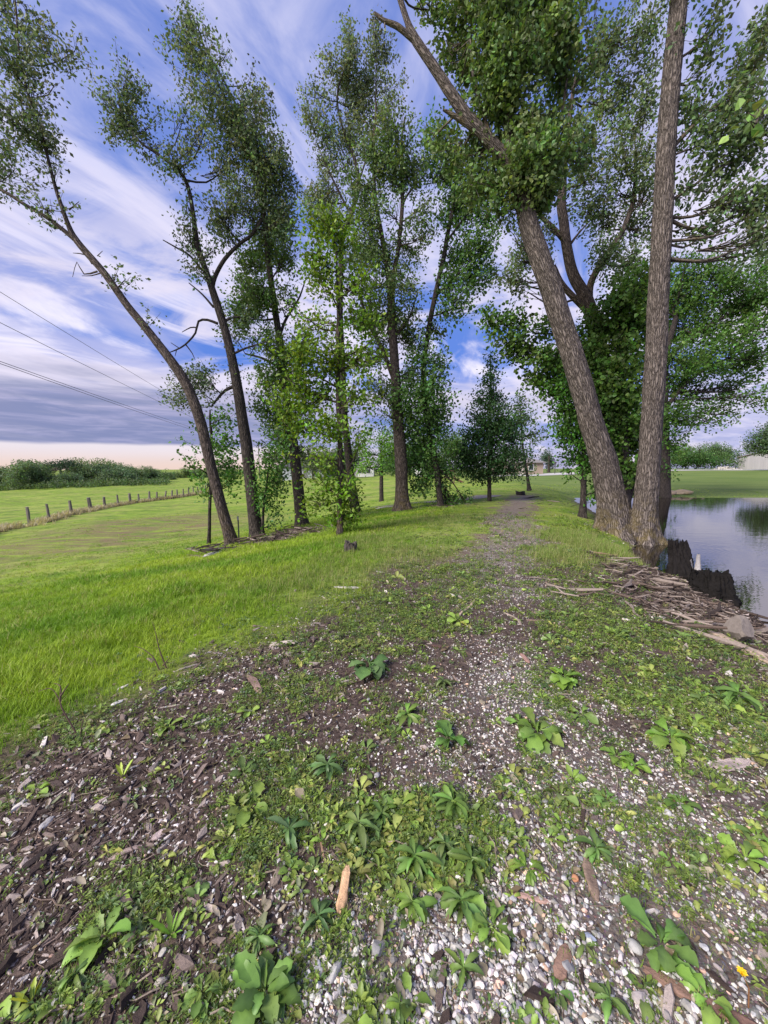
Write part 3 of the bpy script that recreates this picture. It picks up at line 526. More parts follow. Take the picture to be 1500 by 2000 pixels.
tree('cottonwood_tree', 'crooked limbed tree with pale airy crown between the two massive trunks', 14.5,
 [[(1196, 1020, 40), (1188, 860, 34), (1181, 780, 31), (1170, 690, 28), (1152, 600, 25), (1122, 540, 22), (1107, 480, 20), (1098, 410, 19), (1100, 360, 16), (1110, 250, 10), (1130, 120, 6)], [(1150, 600, 16), (1155, 550, 14), (1188, 495, 13), (1214, 455, 11), (1234, 400, 9), (1240, 360, 8), (1242, 300, 5)], [(1110, 480, 11), (1085, 450, 10), (1055, 422, 8), (1040, 400, 4)], [(1112, 480, 6), (1130, 455, 4), (1150, 430, 2)], [(1150, 610, 14), (1100, 560, 12), (1080, 520, 9)]],
 [(1165, 30, 30, 45, .5), (1210, 60, 35, 50, .5), (1260, 60, 25, 60, .6), (1175, 120, 35, 45, .7), (1225, 150, 40, 40, .6), (1265, 180, 20, 50, .5), (1180, 200, 45, 40, .9), (1235, 240, 35, 35, .6), (1170, 270, 50, 40, 1), (1220, 310, 40, 35, .9), (1265, 300, 20, 40, .5), (1160, 340, 45, 35, 1), (1205, 380, 45, 35, 1.1), (1255, 390, 30, 40, .8), (1150, 400, 35, 25, .9), (1175, 440, 35, 30, .8), (1240, 450, 35, 35, .9), (1190, 500, 35, 30, .8), (1235, 510, 35, 30, .9), (1005, 470, 30, 25, .7), (1020, 510, 28, 28, .7), (1000, 545, 25, 22, .6), (1030, 570, 25, 18, .4), (1065, 440, 28, 22, .6), (1070, 490, 20, 25, .4)],
 col=(.095, .135, .065), leaf=.105, cover=1.8, bark='bark', seg=20)
tree('maple_tree', 'dense dark green tree between the massive trunks, long low branches reaching left', 13.2,
 [[(1222, 1034, 26), (1218, 900, 22), (1214, 800, 20), (1208, 700, 16), (1205, 620, 10)], [(1214, 820, 8), (1130, 740, 6), (1050, 690, 5), (970, 620, 3)], [(1210, 720, 7), (1120, 660, 5), (1040, 650, 3)], [(1226, 990, 9), (1240, 930, 7), (1245, 880, 5)]],
 [(950, 612, 18, 10, .7), (975, 625, 28, 16, 1), (1010, 635, 28, 15, .8), (985, 668, 28, 15, .9), (1020, 685, 35, 20, 1), (1055, 650, 30, 20, .8), (1065, 700, 35, 25, 1), (1050, 735, 28, 20, 1), (1080, 760, 25, 22, 1), (1100, 720, 25, 28, .9), (1140, 700, 40, 40, 1.2), (1180, 640, 45, 40, 1.2), (1220, 590, 45, 35, 1.2), (1240, 640, 40, 45, 1.2), (1200, 710, 50, 45, 1.3), (1160, 760, 40, 40, 1.2), (1220, 780, 45, 45, 1.3), (1190, 830, 45, 40, 1.3), (1230, 860, 35, 40, 1.3), (1170, 880, 35, 30, 1.1), (1215, 915, 30, 25, 1.2), (1240, 560, 40, 35, 1), (1150, 830, 25, 30, 1), (1185, 925, 28, 24, 1), (1235, 935, 22, 26, 1), (1205, 950, 25, 20, .8)],
 col=(.06, .115, .022), leaf=.13, cover=1.3, bark='darkbark', proto=LP7, spray=(0, 0, .2), cull=False)
tree('maple_tree', 'broad dense green tree spreading over the pond behind the straight massive trunk', 25.2,
 [[(1299, 973, 22), (1298, 900, 20), (1296, 800, 17), (1300, 700, 14), (1320, 620, 10)], [(1297, 800, 9), (1350, 740, 7), (1420, 700, 4)], [(1300, 700, 8), (1380, 640, 6), (1450, 600, 4)]],
 [(1330, 530, 40, 30, 1), (1390, 530, 45, 30, 1.1), (1450, 545, 45, 30, 1.1), (1310, 580, 45, 35, 1.2), (1370, 580, 50, 35, 1.3), (1440, 600, 45, 32, 1.2), (1490, 580, 30, 32, 1.1), (1320, 640, 45, 35, 1.3), (1380, 640, 50, 35, 1.3), (1450, 655, 45, 30, 1.2), (1495, 640, 28, 28, 1), (1325, 700, 45, 35, 1.3), (1385, 700, 45, 35, 1.2), (1440, 705, 40, 28, 1.1), (1325, 755, 40, 32, 1.2), (1385, 760, 45, 30, 1), (1440, 760, 40, 25, .9), (1480, 775, 30, 22, .7), (1320, 810, 35, 30, 1.2), (1370, 810, 40, 25, .9), (1420, 800, 30, 20, .7), (1310, 860, 28, 28, 1.1), (1345, 850, 22, 18, .5), (1305, 905, 18, 18, .9), (1490, 700, 35, 28, 1.1), (1495, 520, 30, 30, 1), (1260, 600, 30, 40, 1), (1260, 700, 30, 40, 1), (1260, 800, 28, 40, 1)],
 col=(.055, .115, .022), leaf=.20, cover=1.5, bark='darkbark', spray=(0, 0, .1), clump=.7, step=.4, flare=.08)
tree('overhanging_branch', 'leafy twig tip hanging into the frame at the upper right edge', 3.4,
 [[(1640, 180, 9), (1580, 195, 6), (1530, 200, 4), (1492, 215, 3)]], [(1490, 212, 16, 20, .7, 0), (1520, 200, 25, 25, .8, 0), (1468, 238, 14, 8, .5, 0), (1570, 200, 40, 30, .8, 0)], col=(.13, .21, .05), leaf=.085, cover=.8, per=4, clump=.1, proto=LP7, kind='branch', step=.05, flare=.01)
# ---------------------------------------------------------------- background trees
def copy_tree(o, parent=None):
    c = o.copy(); COL.objects.link(c); c.parent = parent
    for ch in o.children: copy_tree(ch, c)
    return c
FAR = dict(leaf=.42, clump=1.1, per=10, bark='darkbark', depth=1.0, step=.8, seg=8)
GL = 'trees of the distant tree line on the left'
L0 = 'bushy green tree in the far tree line across the left field'
protos = [tree('bushy_tree', L0, 118, [[(60, 962, 5), (60, 945, 4), (60, 925, 2)]], [(60, 930, 26, 16, 1.2), (42, 940, 16, 14, 1), (80, 938, 18, 14, 1), (60, 950, 28, 10, 1)], col=(.09, .135, .07), cover=2, group=GL, **FAR),
    tree('bushy_tree', L0, 118, [[(160, 960, 5), (160, 945, 4), (158, 920, 2)]], [(160, 925, 18, 14, 1.2), (150, 940, 20, 14, 1), (172, 938, 16, 14, 1), (160, 950, 24, 8, 1)], col=(.11, .155, .07), cover=2, group=GL, **FAR),
    tree('bushy_tree', L0, 118, [[(250, 955, 5), (250, 940, 4), (250, 925, 2)]], [(250, 932, 22, 12, 1.2), (236, 942, 16, 10, 1), (266, 942, 18, 10, 1), (250, 948, 26, 8, 1)], col=(.075, .115, .065), cover=2, group=GL, **FAR)]
far_spots = [(-20, 110), (12, 120), (30, 106), (85, 108), (110, 122), (135, 107), (185, 112), (205, 124), (228, 108), (275, 118), (295, 128), (318, 122), (335, 150), (355, 160), (375, 165), (395, 165), (-60, 112), (-110, 116), (425, 170), (455, 175), (485, 178), (5, 135), (70, 140), (145, 140), (215, 145), (265, 150)]
for i, (px, Y) in enumerate(far_spots):
    c = copy_tree(protos[i % 3]); u = (px-750)/F; x = u*Y; c.location = (x, Y, float(ground(x, Y, False))-.3)
    sc = rng.uniform(.5, 1.0)*(1 if px < 280 else .72); c.scale = (sc*1.1, sc*1.1, sc); c.rotation_euler[2] = rng.uniform(0, 6.28)
for p_ in protos:
    p_.location[2] = float(ground(p_.location[0], p_.location[1], False))-.3
tree('spreading_tree', 'dark umbrella shaped tree standing above the rest of the far left tree line', 112, [[(118, 955, 6), (120, 935, 5), (117, 915, 3)]], [(110, 909, 22, 7, 1.2), (130, 907, 20, 7, 1.2), (145, 915, 14, 7, .9), (95, 914, 14, 6, .9), (120, 940, 22, 12, 1)], col=(.03, .055, .035), cover=1.6, **FAR)
tree('spreading_tree', 'second dark flat topped tree in the far tree line, right of the umbrella shaped', 114, [[(205, 955, 5), (205, 935, 4), (203, 920, 2)]], [(200, 918, 16, 6, 1.2), (216, 922, 12, 6, 1), (203, 938, 20, 10, 1)], col=(.03, .055, .035), cover=1.6, **FAR)
tree('spreading_tree', 'pale green ragged topped tree where the far tree line thins out near the fence end', 120, [[(312, 950, 4), (314, 935, 3), (318, 922, 2)]], [(305, 935, 14, 8, 1), (320, 928, 10, 8, .8), (312, 942, 18, 8, 1)], col=(.08, .13, .06), cover=1.5, **FAR)
MID = dict(leaf=.26, clump=.7, per=12, bark='darkbark', step=.4, seg=8)
tree('round_tree', 'small round lime green tree alone on the lawn, left of the flared reddish trunk', 31, [[(745, 980, 9), (745, 935, 8), (745, 900, 5), (745, 870, 3)]], [(745, 860, 35, 20, 1), (720, 885, 30, 20, 1), (768, 885, 30, 20, 1), (745, 905, 42, 16, 1.1), (715, 910, 20, 12, .8), (778, 910, 20, 12, .8)], col=(.10, .20, .03), leaf=.16, cover=1.3, bark='darkbark')
for args in [('grey green tree beside the grey roofed house', 70, 612, 940, [(612, 900, 26, 28, .8), (640, 905, 22, 24, .8), (590, 890, 12, 16, .6)], (.09, .115, .07)),
    ('dark green bush mass right of the white long house', 80, 660, 935, [(655, 905, 30, 24, 1), (690, 898, 25, 20, .9), (672, 885, 22, 16, .8)], (.05, .085, .035)),
    ('mid green tree behind the small white shed', 78, 800, 935, [(790, 890, 28, 28, 1), (820, 885, 26, 26, 1), (770, 905, 20, 16, 1), (838, 905, 18, 18, 1)], (.05, .10, .035)),
    ('light green tree behind the brown play deck', 62, 880, 940, [(870, 880, 26, 24, .9), (895, 865, 24, 22, .9), (905, 890, 22, 22, .9), (855, 900, 18, 16, .8)], (.08, .14, .045)),
    ('bluish dark tree behind the brick house roof', 75, 1072, 925, [(1068, 893, 12, 14, 1), (1075, 905, 12, 10, 1)], (.04, .07, .04)),
    ('leafy tree in the hedge line right of the dense pond tree', 82, 1335, 912, [(1330, 885, 25, 14, 1), (1350, 892, 25, 12, 1), (1325, 900, 25, 8, 1)], (.06, .12, .03)),
    ('taller pale tree in the hedge line left of the white metal shed', 86, 1395, 910, [(1390, 880, 25, 12, 1), (1415, 886, 22, 12, 1), (1395, 895, 30, 10, 1)], (.07, .125, .045)),
    ('low dark tree in the hedge line above the rubble pile', 80, 1365, 912, [(1362, 895, 20, 10, 1), (1378, 898, 20, 8, 1)], (.04, .09, .025)),
    ('overgrown tree drooping over the roof of the white metal shed', 58, 1530, 912, [(1485, 862, 22, 14, 1), (1510, 850, 25, 22, 1.1), (1490, 880, 22, 8, .9), (1465, 875, 14, 8, .7), (1540, 870, 30, 30, 1)], (.06, .10, .045))]:
    lb, Y, px, py, bl, cc = args
    tree('bushy_tree', lb, Y, [[(px, py, 6), (px, py-20, 5), (px+1, py-35, 3)]], bl, col=cc, cover=1.6, **MID)
# hedge mass far centre-left and right : nobody could count it
def hedge(name, px0, px1, Y, h, col, n, leaf=.4):
    u = np.linspace((px0-750)/F, (px1-750)/F, n); y = Y+rng.uniform(-4, 4, n); x = u*y
    z = ground(x, y, False)+rng.uniform(.1, 1, n)*h*(.7+.3*vn(x*.25, y*.1, 0, 4))
    C = np.stack([x, y, z, rng.normal(size=n)*.4, rng.normal(size=n)*.4, np.ones(n), np.full(n, 1.0)], 1)
    V, Fc, Cc = foliage(C, leaf, 12, col, LP4); o = mesh_np(name, V, Fc, M['leaf'], None, Cc); tag(o, kind='stuff'); return o
tag(hedge('hedge', -260, 330, 104, 1.8, (.09, .14, .06), 1300), 'low hedge of bushes along the foot of the far left tree line', 'hedge')
tag(hedge('hedge', 1250, 1700, 84, 4.0, (.06, .12, .03), 1300, .3), 'green hedge line behind the road and pond lawn on the right', 'hedge')
tag(hedge('hedge', 540, 900, 95, 3.6, (.045, .08, .035), 900, .35), 'dark hedge line behind the far houses in the middle', 'hedge')
# ---------------------------------------------------------------- fence
posts = [(58, 995, 1027, 5), (97, 988, 1017, 4), (140, 981, 1005, 5), (178, 975, 998, 6), (205, 973, 992, 4), (231, 969, 988, 3), (255, 966, 984, 4), (272, 967, 982, 3), (292, 962, 979, 3.5), (307, 963, 977, 3), (322, 961, 975, 3), (335, 962, 974, 3), (347, 961, 972, 2.6), (358, 960, 970, 2.4), (369, 959, 969, 2.2), (379, 957, 967, 2), (388, 956, 965, 2), (396, 954, 963, 2), (403, 953, 961, 2), (-30, 1005, 1045, 5), (-110, 1020, 1070, 5)]
fl = [(*hit(px, pb), px, pt, pb, wd) for px, pt, pb, wd in posts]
f0 = fl[0]; fence = empty('fence', f0[:3], 'old wire fence on leaning grey wooden posts running across the left field', 'fence')
tops = []
for q in fl:
    p3 = np.array(q[:3]); dd = p3[1]*CT-(p3[2]-CAMZ)*ST; H = 1.15*max(1.0, (q[5]-q[4])*dd/F); r = max(.07, q[6]*.6*dd/F)
    b = MB(); ln = rng.normal(0, .09, 2); a = [p3+np.array([ln[0]*k, ln[1]*k, -.2+(H+.2)*k]) for k in (0, .4, .75, 1)]
    V, Fc, _ = tube(a, [r, r*.95, r*.9, r*.8], 7); V += rng.normal(size=V.shape)*r*.08
    b.add(V, Fc, (.16, .14, .125)); n = len(V); b.add(V[-7:]+[0, 0, .0], [list(range(7))], (.2, .18, .16)); b.build('post', M['wood'], fence)
    tops.append((p3, H))
order = [20, 19]+list(range(19))
for k, fr in enumerate((.3, .6, .88)):
    pts = [tops[i][0]+np.array([0, 0, tops[i][1]*fr]) for i in order]; b = MB(); V, Fc, _ = tube(pts, .006, 4); b.add(V, Fc, (.2, .18, .17)); b.build('wire', M['wood'], fence)
def straw(name, P, h, col, label=None, w=.01, nb_=9):
    n = len(P); V, Fc = tuft(nb_, .10, 1.0); rot = randrot(n, .25); sc = h*rng.uniform(.6, 1.3, n)
    tint = np.array(col)[None]*rng.uniform(.7, 1.3, (n, 1)); v, f, c = scatter(V, Fc, P, sc, rot, tint); o = mesh_np(name, v, f, M['grass'], None, c); tag(o, label, kind='stuff'); return o
def tuft(nb_, wid, lean, seed=0, seg=2):
    V = []; Fc = []; n = 0; rg = np.random.default_rng(seed)
    for i in range(nb_):
        a = rg.uniform(0, 6.28); bx, by = rg.normal(size=2)*.16; L = rg.uniform(.6, 1); le = rg.uniform(.15, .75)*lean; wd = wid*rg.uniform(.6, 1.2)
        d = np.array([math.cos(a), math.sin(a), 0]); p = np.array([-d[1], d[0], 0])
        rows = []
        for k in range(seg+1):
            t_ = k/seg; c = np.array([bx, by, 0])+d*(le*L*t_**1.8)+np.array([0, 0, L*(t_-.28*le*t_**2)]); ww = wd*(1-t_)**.7*.5
            rows.append((c-p*ww, c+p*ww) if k < seg else (c,))
        for r_ in rows: V += list(r_)
        for k in range(seg-1): q = n+2*k; Fc += [(q, q+1, q+3), (q, q+3, q+2)]
        q = n+2*(seg-1); Fc.append((q, q+1, q+2)); n += 2*seg+1
    return np.array(V), np.array(Fc)
P = []
for a, b in zip(order[:-1], order[1:]):
    p0, p1 = tops[a][0], tops[b][0]; k = int(np.linalg.norm(p1-p0)*30); t_ = rng.uniform(0, 1, (k, 1)); P.append(p0+(p1-p0)*t_+rng.normal(size=(k, 3))*[.35, .35, 0])
P = np.vstack(P); P[:, 2] = ground(P[:, 0], P[:, 1]); keep = vn(P[:, 0]*.35, P[:, 1]*.35, 0, 7) > -.6
straw('dry_weeds', P[keep], .58, (.42, .36, .27))
# ---------------------------------------------------------------- power pole and lines
pb = np.array([-.322*112, 112, float(ground(-36, 112, False))]); pole = empty('utility_pole', pb, 'wooden utility pole with a crossarm beyond the field, between the forked trunks', 'utility pole')
ptop = 1.5+.0585*112+.4
b = MB(); b.tube([pb-[0, 0, .5], [pb[0], 112, ptop]], [.16, .12], 8, (.12, .10, .09)).build('pole_shaft', M['wood'], pole, True)
MB().box((pb[0], 111.85, ptop-.5), (2.2, .12, .14), .3, (.12, .1, .09)).build('crossarm', M['wood'], pole)
for k in (-1, 0, 1): MB().tube([[pb[0]+k*.95, 111.8+k*.28, ptop-.43], [pb[0]+k*.95, 111.8+k*.28, ptop-.2]], .05, 6, (.4, .4, .42)).build('insulator', M['paint'], pole)
for lb, (px, py), Y, dz_ in [('highest thin overhead wire crossing the left sky', (0, 535), 24, .1), ('middle overhead wire crossing the left sky', (0, 590), 21, -.2), ('lower overhead wire, upper of the close pair on the left', (0, 664), 20, -.25), ('lowest overhead wire, under its close twin on the left', (0, 669), 20.3, -.9)]:
    a = PY(px, py, Y); e = np.array([pb[0], 111.8, ptop+dz_-.1]); d = (a-e); a2 = a+d*.5; L = np.linalg.norm(a2-e); t_ = np.linspace(0, 1, 40)[:, None]
    pts = e+(a2-e)*t_-np.array([0, 0, 1.0])*(4*t_*(1-t_))*1.2; pts[:, 2] += 0
    o = MB().tube(pts, .016, 5, (.1, .1, .12)).build('overhead_wire', M['paint'], None); tag(o, lb, 'wire')
# green metal T post by the driftwood
h_ = hit(467, 1060); t_ = empty('metal_post', h_, 'thin dark metal post standing between the two leftmost trunks', 'post')
MB().box(h_+[0, 0, .36], (.035, .035, .8), .3, (.05, .06, .05)).build('post_shaft', M['paint'], t_); MB().box(h_+[0, -.02, .7], (.05, .012, .1), .3, (.25, .25, .25)).build('post_cap', M['paint'], t_)
# ---------------------------------------------------------------- buildings
def gable(mb, x0, x1, y0, y1, z0, z1, over, col, th=.15):
    ym = (y0+y1)/2
    for s in (-1, 1):
        ye = y0-over if s < 0 else y1+over; zo = z0-(z1-z0)*over/((y1-y0)/2)
        V = [(x0-over, ye, zo), (x1+over, ye, zo), (x1+over, ym, z1), (x0-over, ym, z1)]; V2 = [(a, b_, c+th) for a, b_, c in V]
        mb.add(V+V2, [(0, 1, 2, 3), (4, 7, 6, 5), (0, 4, 5, 1), (3, 2, 6, 7), (0, 3, 7, 4), (1, 5, 6, 2)], col)
def building(name, lb, cat, px0, px1, Y, z0, h, depth, wall, roof, rise, wins=(), doors=(), over=.4, wm='paint', hip=False):
    x0, x1 = (px0-750)/F*Y, (px1-750)/F*Y; rt = empty(name, ((x0+x1)/2, Y, z0), lb, cat)
    y1 = Y+depth; b = MB(); ym = (Y+y1)/2
    b.add([(x0, Y, z0-1), (x1, Y, z0-1), (x1, y1, z0-1), (x0, y1, z0-1), (x0, Y, z0+h), (x1, Y, z0+h), (x1, y1, z0+h), (x0, y1, z0+h), (x0, ym, z0+h+rise*(0 if hip else 1)), (x1, ym, z0+h+rise*(0 if hip else 1))],
          [(0, 1, 5, 4), (1, 2, 6, 9, 5), (2, 3, 7, 6), (3, 0, 4, 8, 7)], wall).build('wall', M[wm], rt)
    r = MB()
    if hip:
        o_ = over; k = min(depth, x1-x0)*.45
        V = [(x0-o_, Y-o_, z0+h-.05), (x1+o_, Y-o_, z0+h-.05), (x1+o_, y1+o_, z0+h-.05), (x0-o_, y1+o_, z0+h-.05), (x0+k, ym, z0+h+rise), (x1-k, ym, z0+h+rise)]
        r.add(V, [(0, 1, 5, 4), (1, 2, 5), (2, 3, 4, 5), (3, 0, 4), (0, 3, 2, 1)], roof)
    else: gable(r, x0, x1, Y, y1, z0+h+.02, z0+h+rise+.02, over, roof)
    r.build('roof', M['stone'], rt)
    for (u, zz, ww, hh_) in wins:
        xc = x0+(x1-x0)*u; f = MB()
        f.box((xc, Y-.03, z0+zz), (ww+.16, .08, hh_+.16), 0, (.75, .75, .75)); fo = f.build('window', M['paint'], rt); MB().box((xc, Y-.05, z0+zz), (ww, .06, hh_), 0, (.03, .035, .045)).build('pane', M['glassy'], fo)
    for (u, ww, hh_, cc) in doors: MB().box((x0+(x1-x0)*u, Y-.03, z0+hh_/2), (ww, .07, hh_), 0, cc).build('door', M['paint'], rt)
    return rt
m, t, o = newmat('glassy'); c = t.add('ShaderNodeAttribute', attribute_name='col').outputs[0]; p = t.add('ShaderNodeBsdfPrincipled', ins={'Base Color': c, 'Roughness': .08, 'Specular IOR Level': .8}); t.l.new(p.outputs[0], o.inputs[0]); M['glassy'] = m
m, t, o = newmat('siding'); c = t.add('ShaderNodeAttribute', attribute_name='col').outputs[0]; pos = t.add('ShaderNodeTexCoord').outputs['Object']
wv = t.add('ShaderNodeTexWave', wave_type='BANDS', bands_direction='X', ins={'Vector': pos, 'Scale': 1.1, 'Distortion': 0}); st_ = t.noise(t.add('ShaderNodeMapping', ins={'Vector': pos, 'Scale': (1.5, 1.5, .12)}).outputs[0], 1.6, 4)
c = t.mix(t.ramp(wv.outputs[0], (.0, .35)), t.mix(1, c, (.6, .6, .63), 'MULTIPLY'), c); c = t.mix(.5, c, t.mix(st_, (.5, .5, .5), (1.4, 1.35, 1.3)), 'MULTIPLY')
bp = t.add('ShaderNodeBump', ins={'Strength': .6, 'Distance': .05, 'Height': wv.outputs[0]}); p = t.add('ShaderNodeBsdfPrincipled', ins={'Base Color': c, 'Roughness': .5, 'Normal': bp.outputs[0]}); t.l.new(p.outputs[0], o.inputs[0]); M['siding'] = m
def gz(px, Y): return float(ground((px-750)/F*Y, Y, False))
building('metal_shed', 'long white ribbed metal shed beyond the pond and road at the right edge', 'shed', 1532, 1860, 72, gz(1450, 72)-.05, 2.5, 10, (.62, .6, .6), (.2, .17, .15), .9, over=.25, wm='siding')
building('brick_house', 'low brick house with grey hip roof seen between the cone shaped tree and pond trunk', 'house', 975, 1059, 62, gz(1030, 62), 1.9, 8, (.30, .235, .19), (.19, .175, .165), 1.5, wins=[(.72, 1.1, .7, .8), (.25, 1.1, .9, .8)], over=.5, hip=True, doors=[(.5, .8, 1.6, (.5, .45, .4))])
building('grey_house', 'grey house with dark gable roof left of the upright dark trunk', 'house', 553, 640, 84, gz(590, 84), 2.6, 9, (.32, .34, .38), (.07, .07, .08), 2.2, wins=[(.3, 1.5, 1.0, 1.0), (.7, 1.5, 1.0, 1.0)], doors=[(.5, .9, 2, (.2, .2, .2))])
building('white_house', 'long low white house with a row of dark windows, far across the lawn', 'house', 690, 730, 88, gz(710, 88), 2.2, 5, (.62, .62, .63), (.35, .34, .34), .6, wins=[(.3, 1.3, .9, .9), (.52, 1.3, .9, .9), (.74, 1.3, .9, .9)], doors=[(.12, .8, 1.9, (.35, .35, .35))], over=.2)
building('white_shed', 'tiny white shed right of the flared reddish trunk', 'shed', 812, 823, 70, gz(817, 70), 1.7, 2, (.7, .7, .7), (.4, .4, .4), .5, over=.12, doors=[(.5, .5, 1.4, (.5, .5, .5))])
# brown play deck
z0 = gz(872, 42); x0 = (872-750)/F*42; dk = empty('play_deck', (x0, 42, z0), 'brown wooden deck with sloping steps behind the slender drooping tree', 'deck')
for dx_ in (-.8, .8):
    for dy_ in (0, 1.2): MB().box((x0+dx_, 42+dy_, z0+.75), (.1, .1, 1.6), 0, (.11, .06, .045)).build('deck_leg', M['wood'], dk)
MB().box((x0, 42.6, z0+.72), (1.75, 1.35, .09), 0, (.13, .07, .05)).build('platform', M['wood'], dk)
b = MB(); b.box((x0, 41.95, z0+1.45), (1.7, .06, .08), 0, (.13, .07, .05)); b.box((x0, 41.95, z0+1.1), (1.7, .06, .08), 0, (.13, .07, .05)); b.build('railing', M['wood'], dk)
b = MB(); b.box((x0+1.55, 42.3, z0+.36), (1.6, .08, .16), 0, (.13, .07, .05), 0, .45); b.box((x0+1.55, 43.0, z0+.36), (1.6, .08, .16), 0, (.13, .07, .05), 0, .45)
for k in range(4): b.box((x0+1.0+k*.33, 42.65, z0+.6-k*.16), (.26, .66, .04), 0, (.14, .08, .055))
b.build('steps', M['wood'], dk)
# lamp and road and drive
z0 = gz(1082, 60); x0 = (1082-750)/F*60; lp = empty('yard_lamp', (x0, 60, z0), 'dark yard lamp post beside the brick house driveway', 'lamp')
MB().tube([[x0, 60, z0-.1], [x0, 60, z0+1.5]], .05, 8, (.03, .03, .03)).build('lamp_post', M['paint'], lp); MB().tube([[x0, 60, z0+1.5], [x0, 60, z0+1.62], [x0, 60, z0+1.85], [x0, 60, z0+1.9]], [.08, .2, .17, .03], 6, (.05, .05, .05)).build('lamp_head', M['paint'], lp)
def strip(name, pts, wd, mat, col, dz_=.03):
    P = catmull(np.array(pts, float), 1.0); T = np.gradient(P, axis=0); T /= np.linalg.norm(T, axis=1)[:, None]; N = np.stack([-T[:, 1], T[:, 0]], 1)
    k = 9; t_ = np.linspace(-.5, .5, k); XY = P[:, None]+N[:, None]*(t_*wd)[None, :, None]; Z = ground(XY[..., 0], XY[..., 1])+dz_
    V = np.concatenate([XY, Z[..., None]], -1).reshape(-1, 3); n = len(P); i = (np.arange(n-1)[:, None]*k+np.arange(k-1)[None]).reshape(-1)
    return mesh_np(name, V, np.stack([i, i+1, i+k+1, i+k], -1), mat, None, np.broadcast_to(col, (len(V), 3)).copy())
tag(strip('road', [(25, 62), (45, 61.5), (70, 62), (110, 66)], 4.5, M['stone'], (.5, .47, .44)), kind='structure')
tag(strip('driveway', [(16, 57), (22, 57), (29, 58)], 5, M['stone'], (.42, .40, .38)), kind='structure')
# gravelly wash left of the crest
tag(strip('gravel_wash', [(-.6, 20.5), (1.5, 20), (3, 19.6), (5.0, 20.5), (6.0, 22)], 1.5, M['stone'], (.17, .14, .13), .02), kind='structure')
# ---------------------------------------------------------------- stone, wood, stump builders
def ico(sub=1):
    g = (1+5**.5)/2; V = [(-1, g, 0), (1, g, 0), (-1, -g, 0), (1, -g, 0), (0, -1, g), (0, 1, g), (0, -1, -g), (0, 1, -g), (g, 0, -1), (g, 0, 1), (-g, 0, -1), (-g, 0, 1)]
    Fc = [(0, 11, 5), (0, 5, 1), (0, 1, 7), (0, 7, 10), (0, 10, 11), (1, 5, 9), (5, 11, 4), (11, 10, 2), (10, 7, 6), (7, 1, 8), (3, 9, 4), (3, 4, 2), (3, 2, 6), (3, 6, 8), (3, 8, 9), (4, 9, 5), (2, 4, 11), (6, 2, 10), (8, 6, 7), (9, 8, 1)]
    V = [np.array(v)/np.linalg.norm(v) for v in V]
    for _ in range(sub):
        mid = {}; N = []
        def mp(a, b):
            k = (min(a, b), max(a, b))
            if k not in mid: q = V[a]+V[b]; V.append(q/np.linalg.norm(q)); mid[k] = len(V)-1
            return mid[k]
        for a, b, c in Fc: x, y, z = mp(a, b), mp(b, c), mp(c, a); N += [(a, x, z), (b, y, x), (c, z, y), (x, y, z)]
        Fc = N
    return np.array(V), np.array(Fc)
def rockproto(seed, sub, flat=.65):
    V, Fc = ico(sub); rg = np.random.default_rng(seed)
    for _ in range(7):  # cut with planes for an angular stone
        n_ = rg.normal(size=3); n_ /= np.linalg.norm(n_); d = rg.uniform(.55, .85); h = V@n_; V = V-np.outer(np.maximum(h-d, 0), n_)
    V = V*(1+.06*fbm(V[:, 0]*2+seed, V[:, 1]*2, V[:, 2]*2, seed, 2))[:, None]; return V*np.array([1, rg.uniform(.6, .9), flat]), Fc
def rock(px, py, wpx, label, col, flat=.6, sub=3, asp=1.0, sink=.25, name='rock', rz=None):
    h = hit(px, py); dd = h[1]*CT-(h[2]-CAMZ)*ST; r = wpx*.5*dd/F; V, Fc = rockproto(int(px+py), sub, flat)
    V = V*np.array([1, asp, 1])*r*1.15; V *= (1+.05*fbm(V[:, 0]*9/r*.3, V[:, 1]*9/r*.3, V[:, 2]*9/r*.3, 5))[:, None]
    V = V@rotm(rng.normal()*.1, rng.normal()*.1, rng.uniform(0, 6) if rz is None else rz).T+h+np.array([0, 0, r*flat*(1-2*sink)]) 
    o = mesh_np(name, V, Fc, M['stone'], None, np.array(col)[None]*(1+.15*fbm(V[:, 0]*30, V[:, 1]*30, V[:, 2]*30, 3))[:, None]); tag(o, label, 'rock'); return o
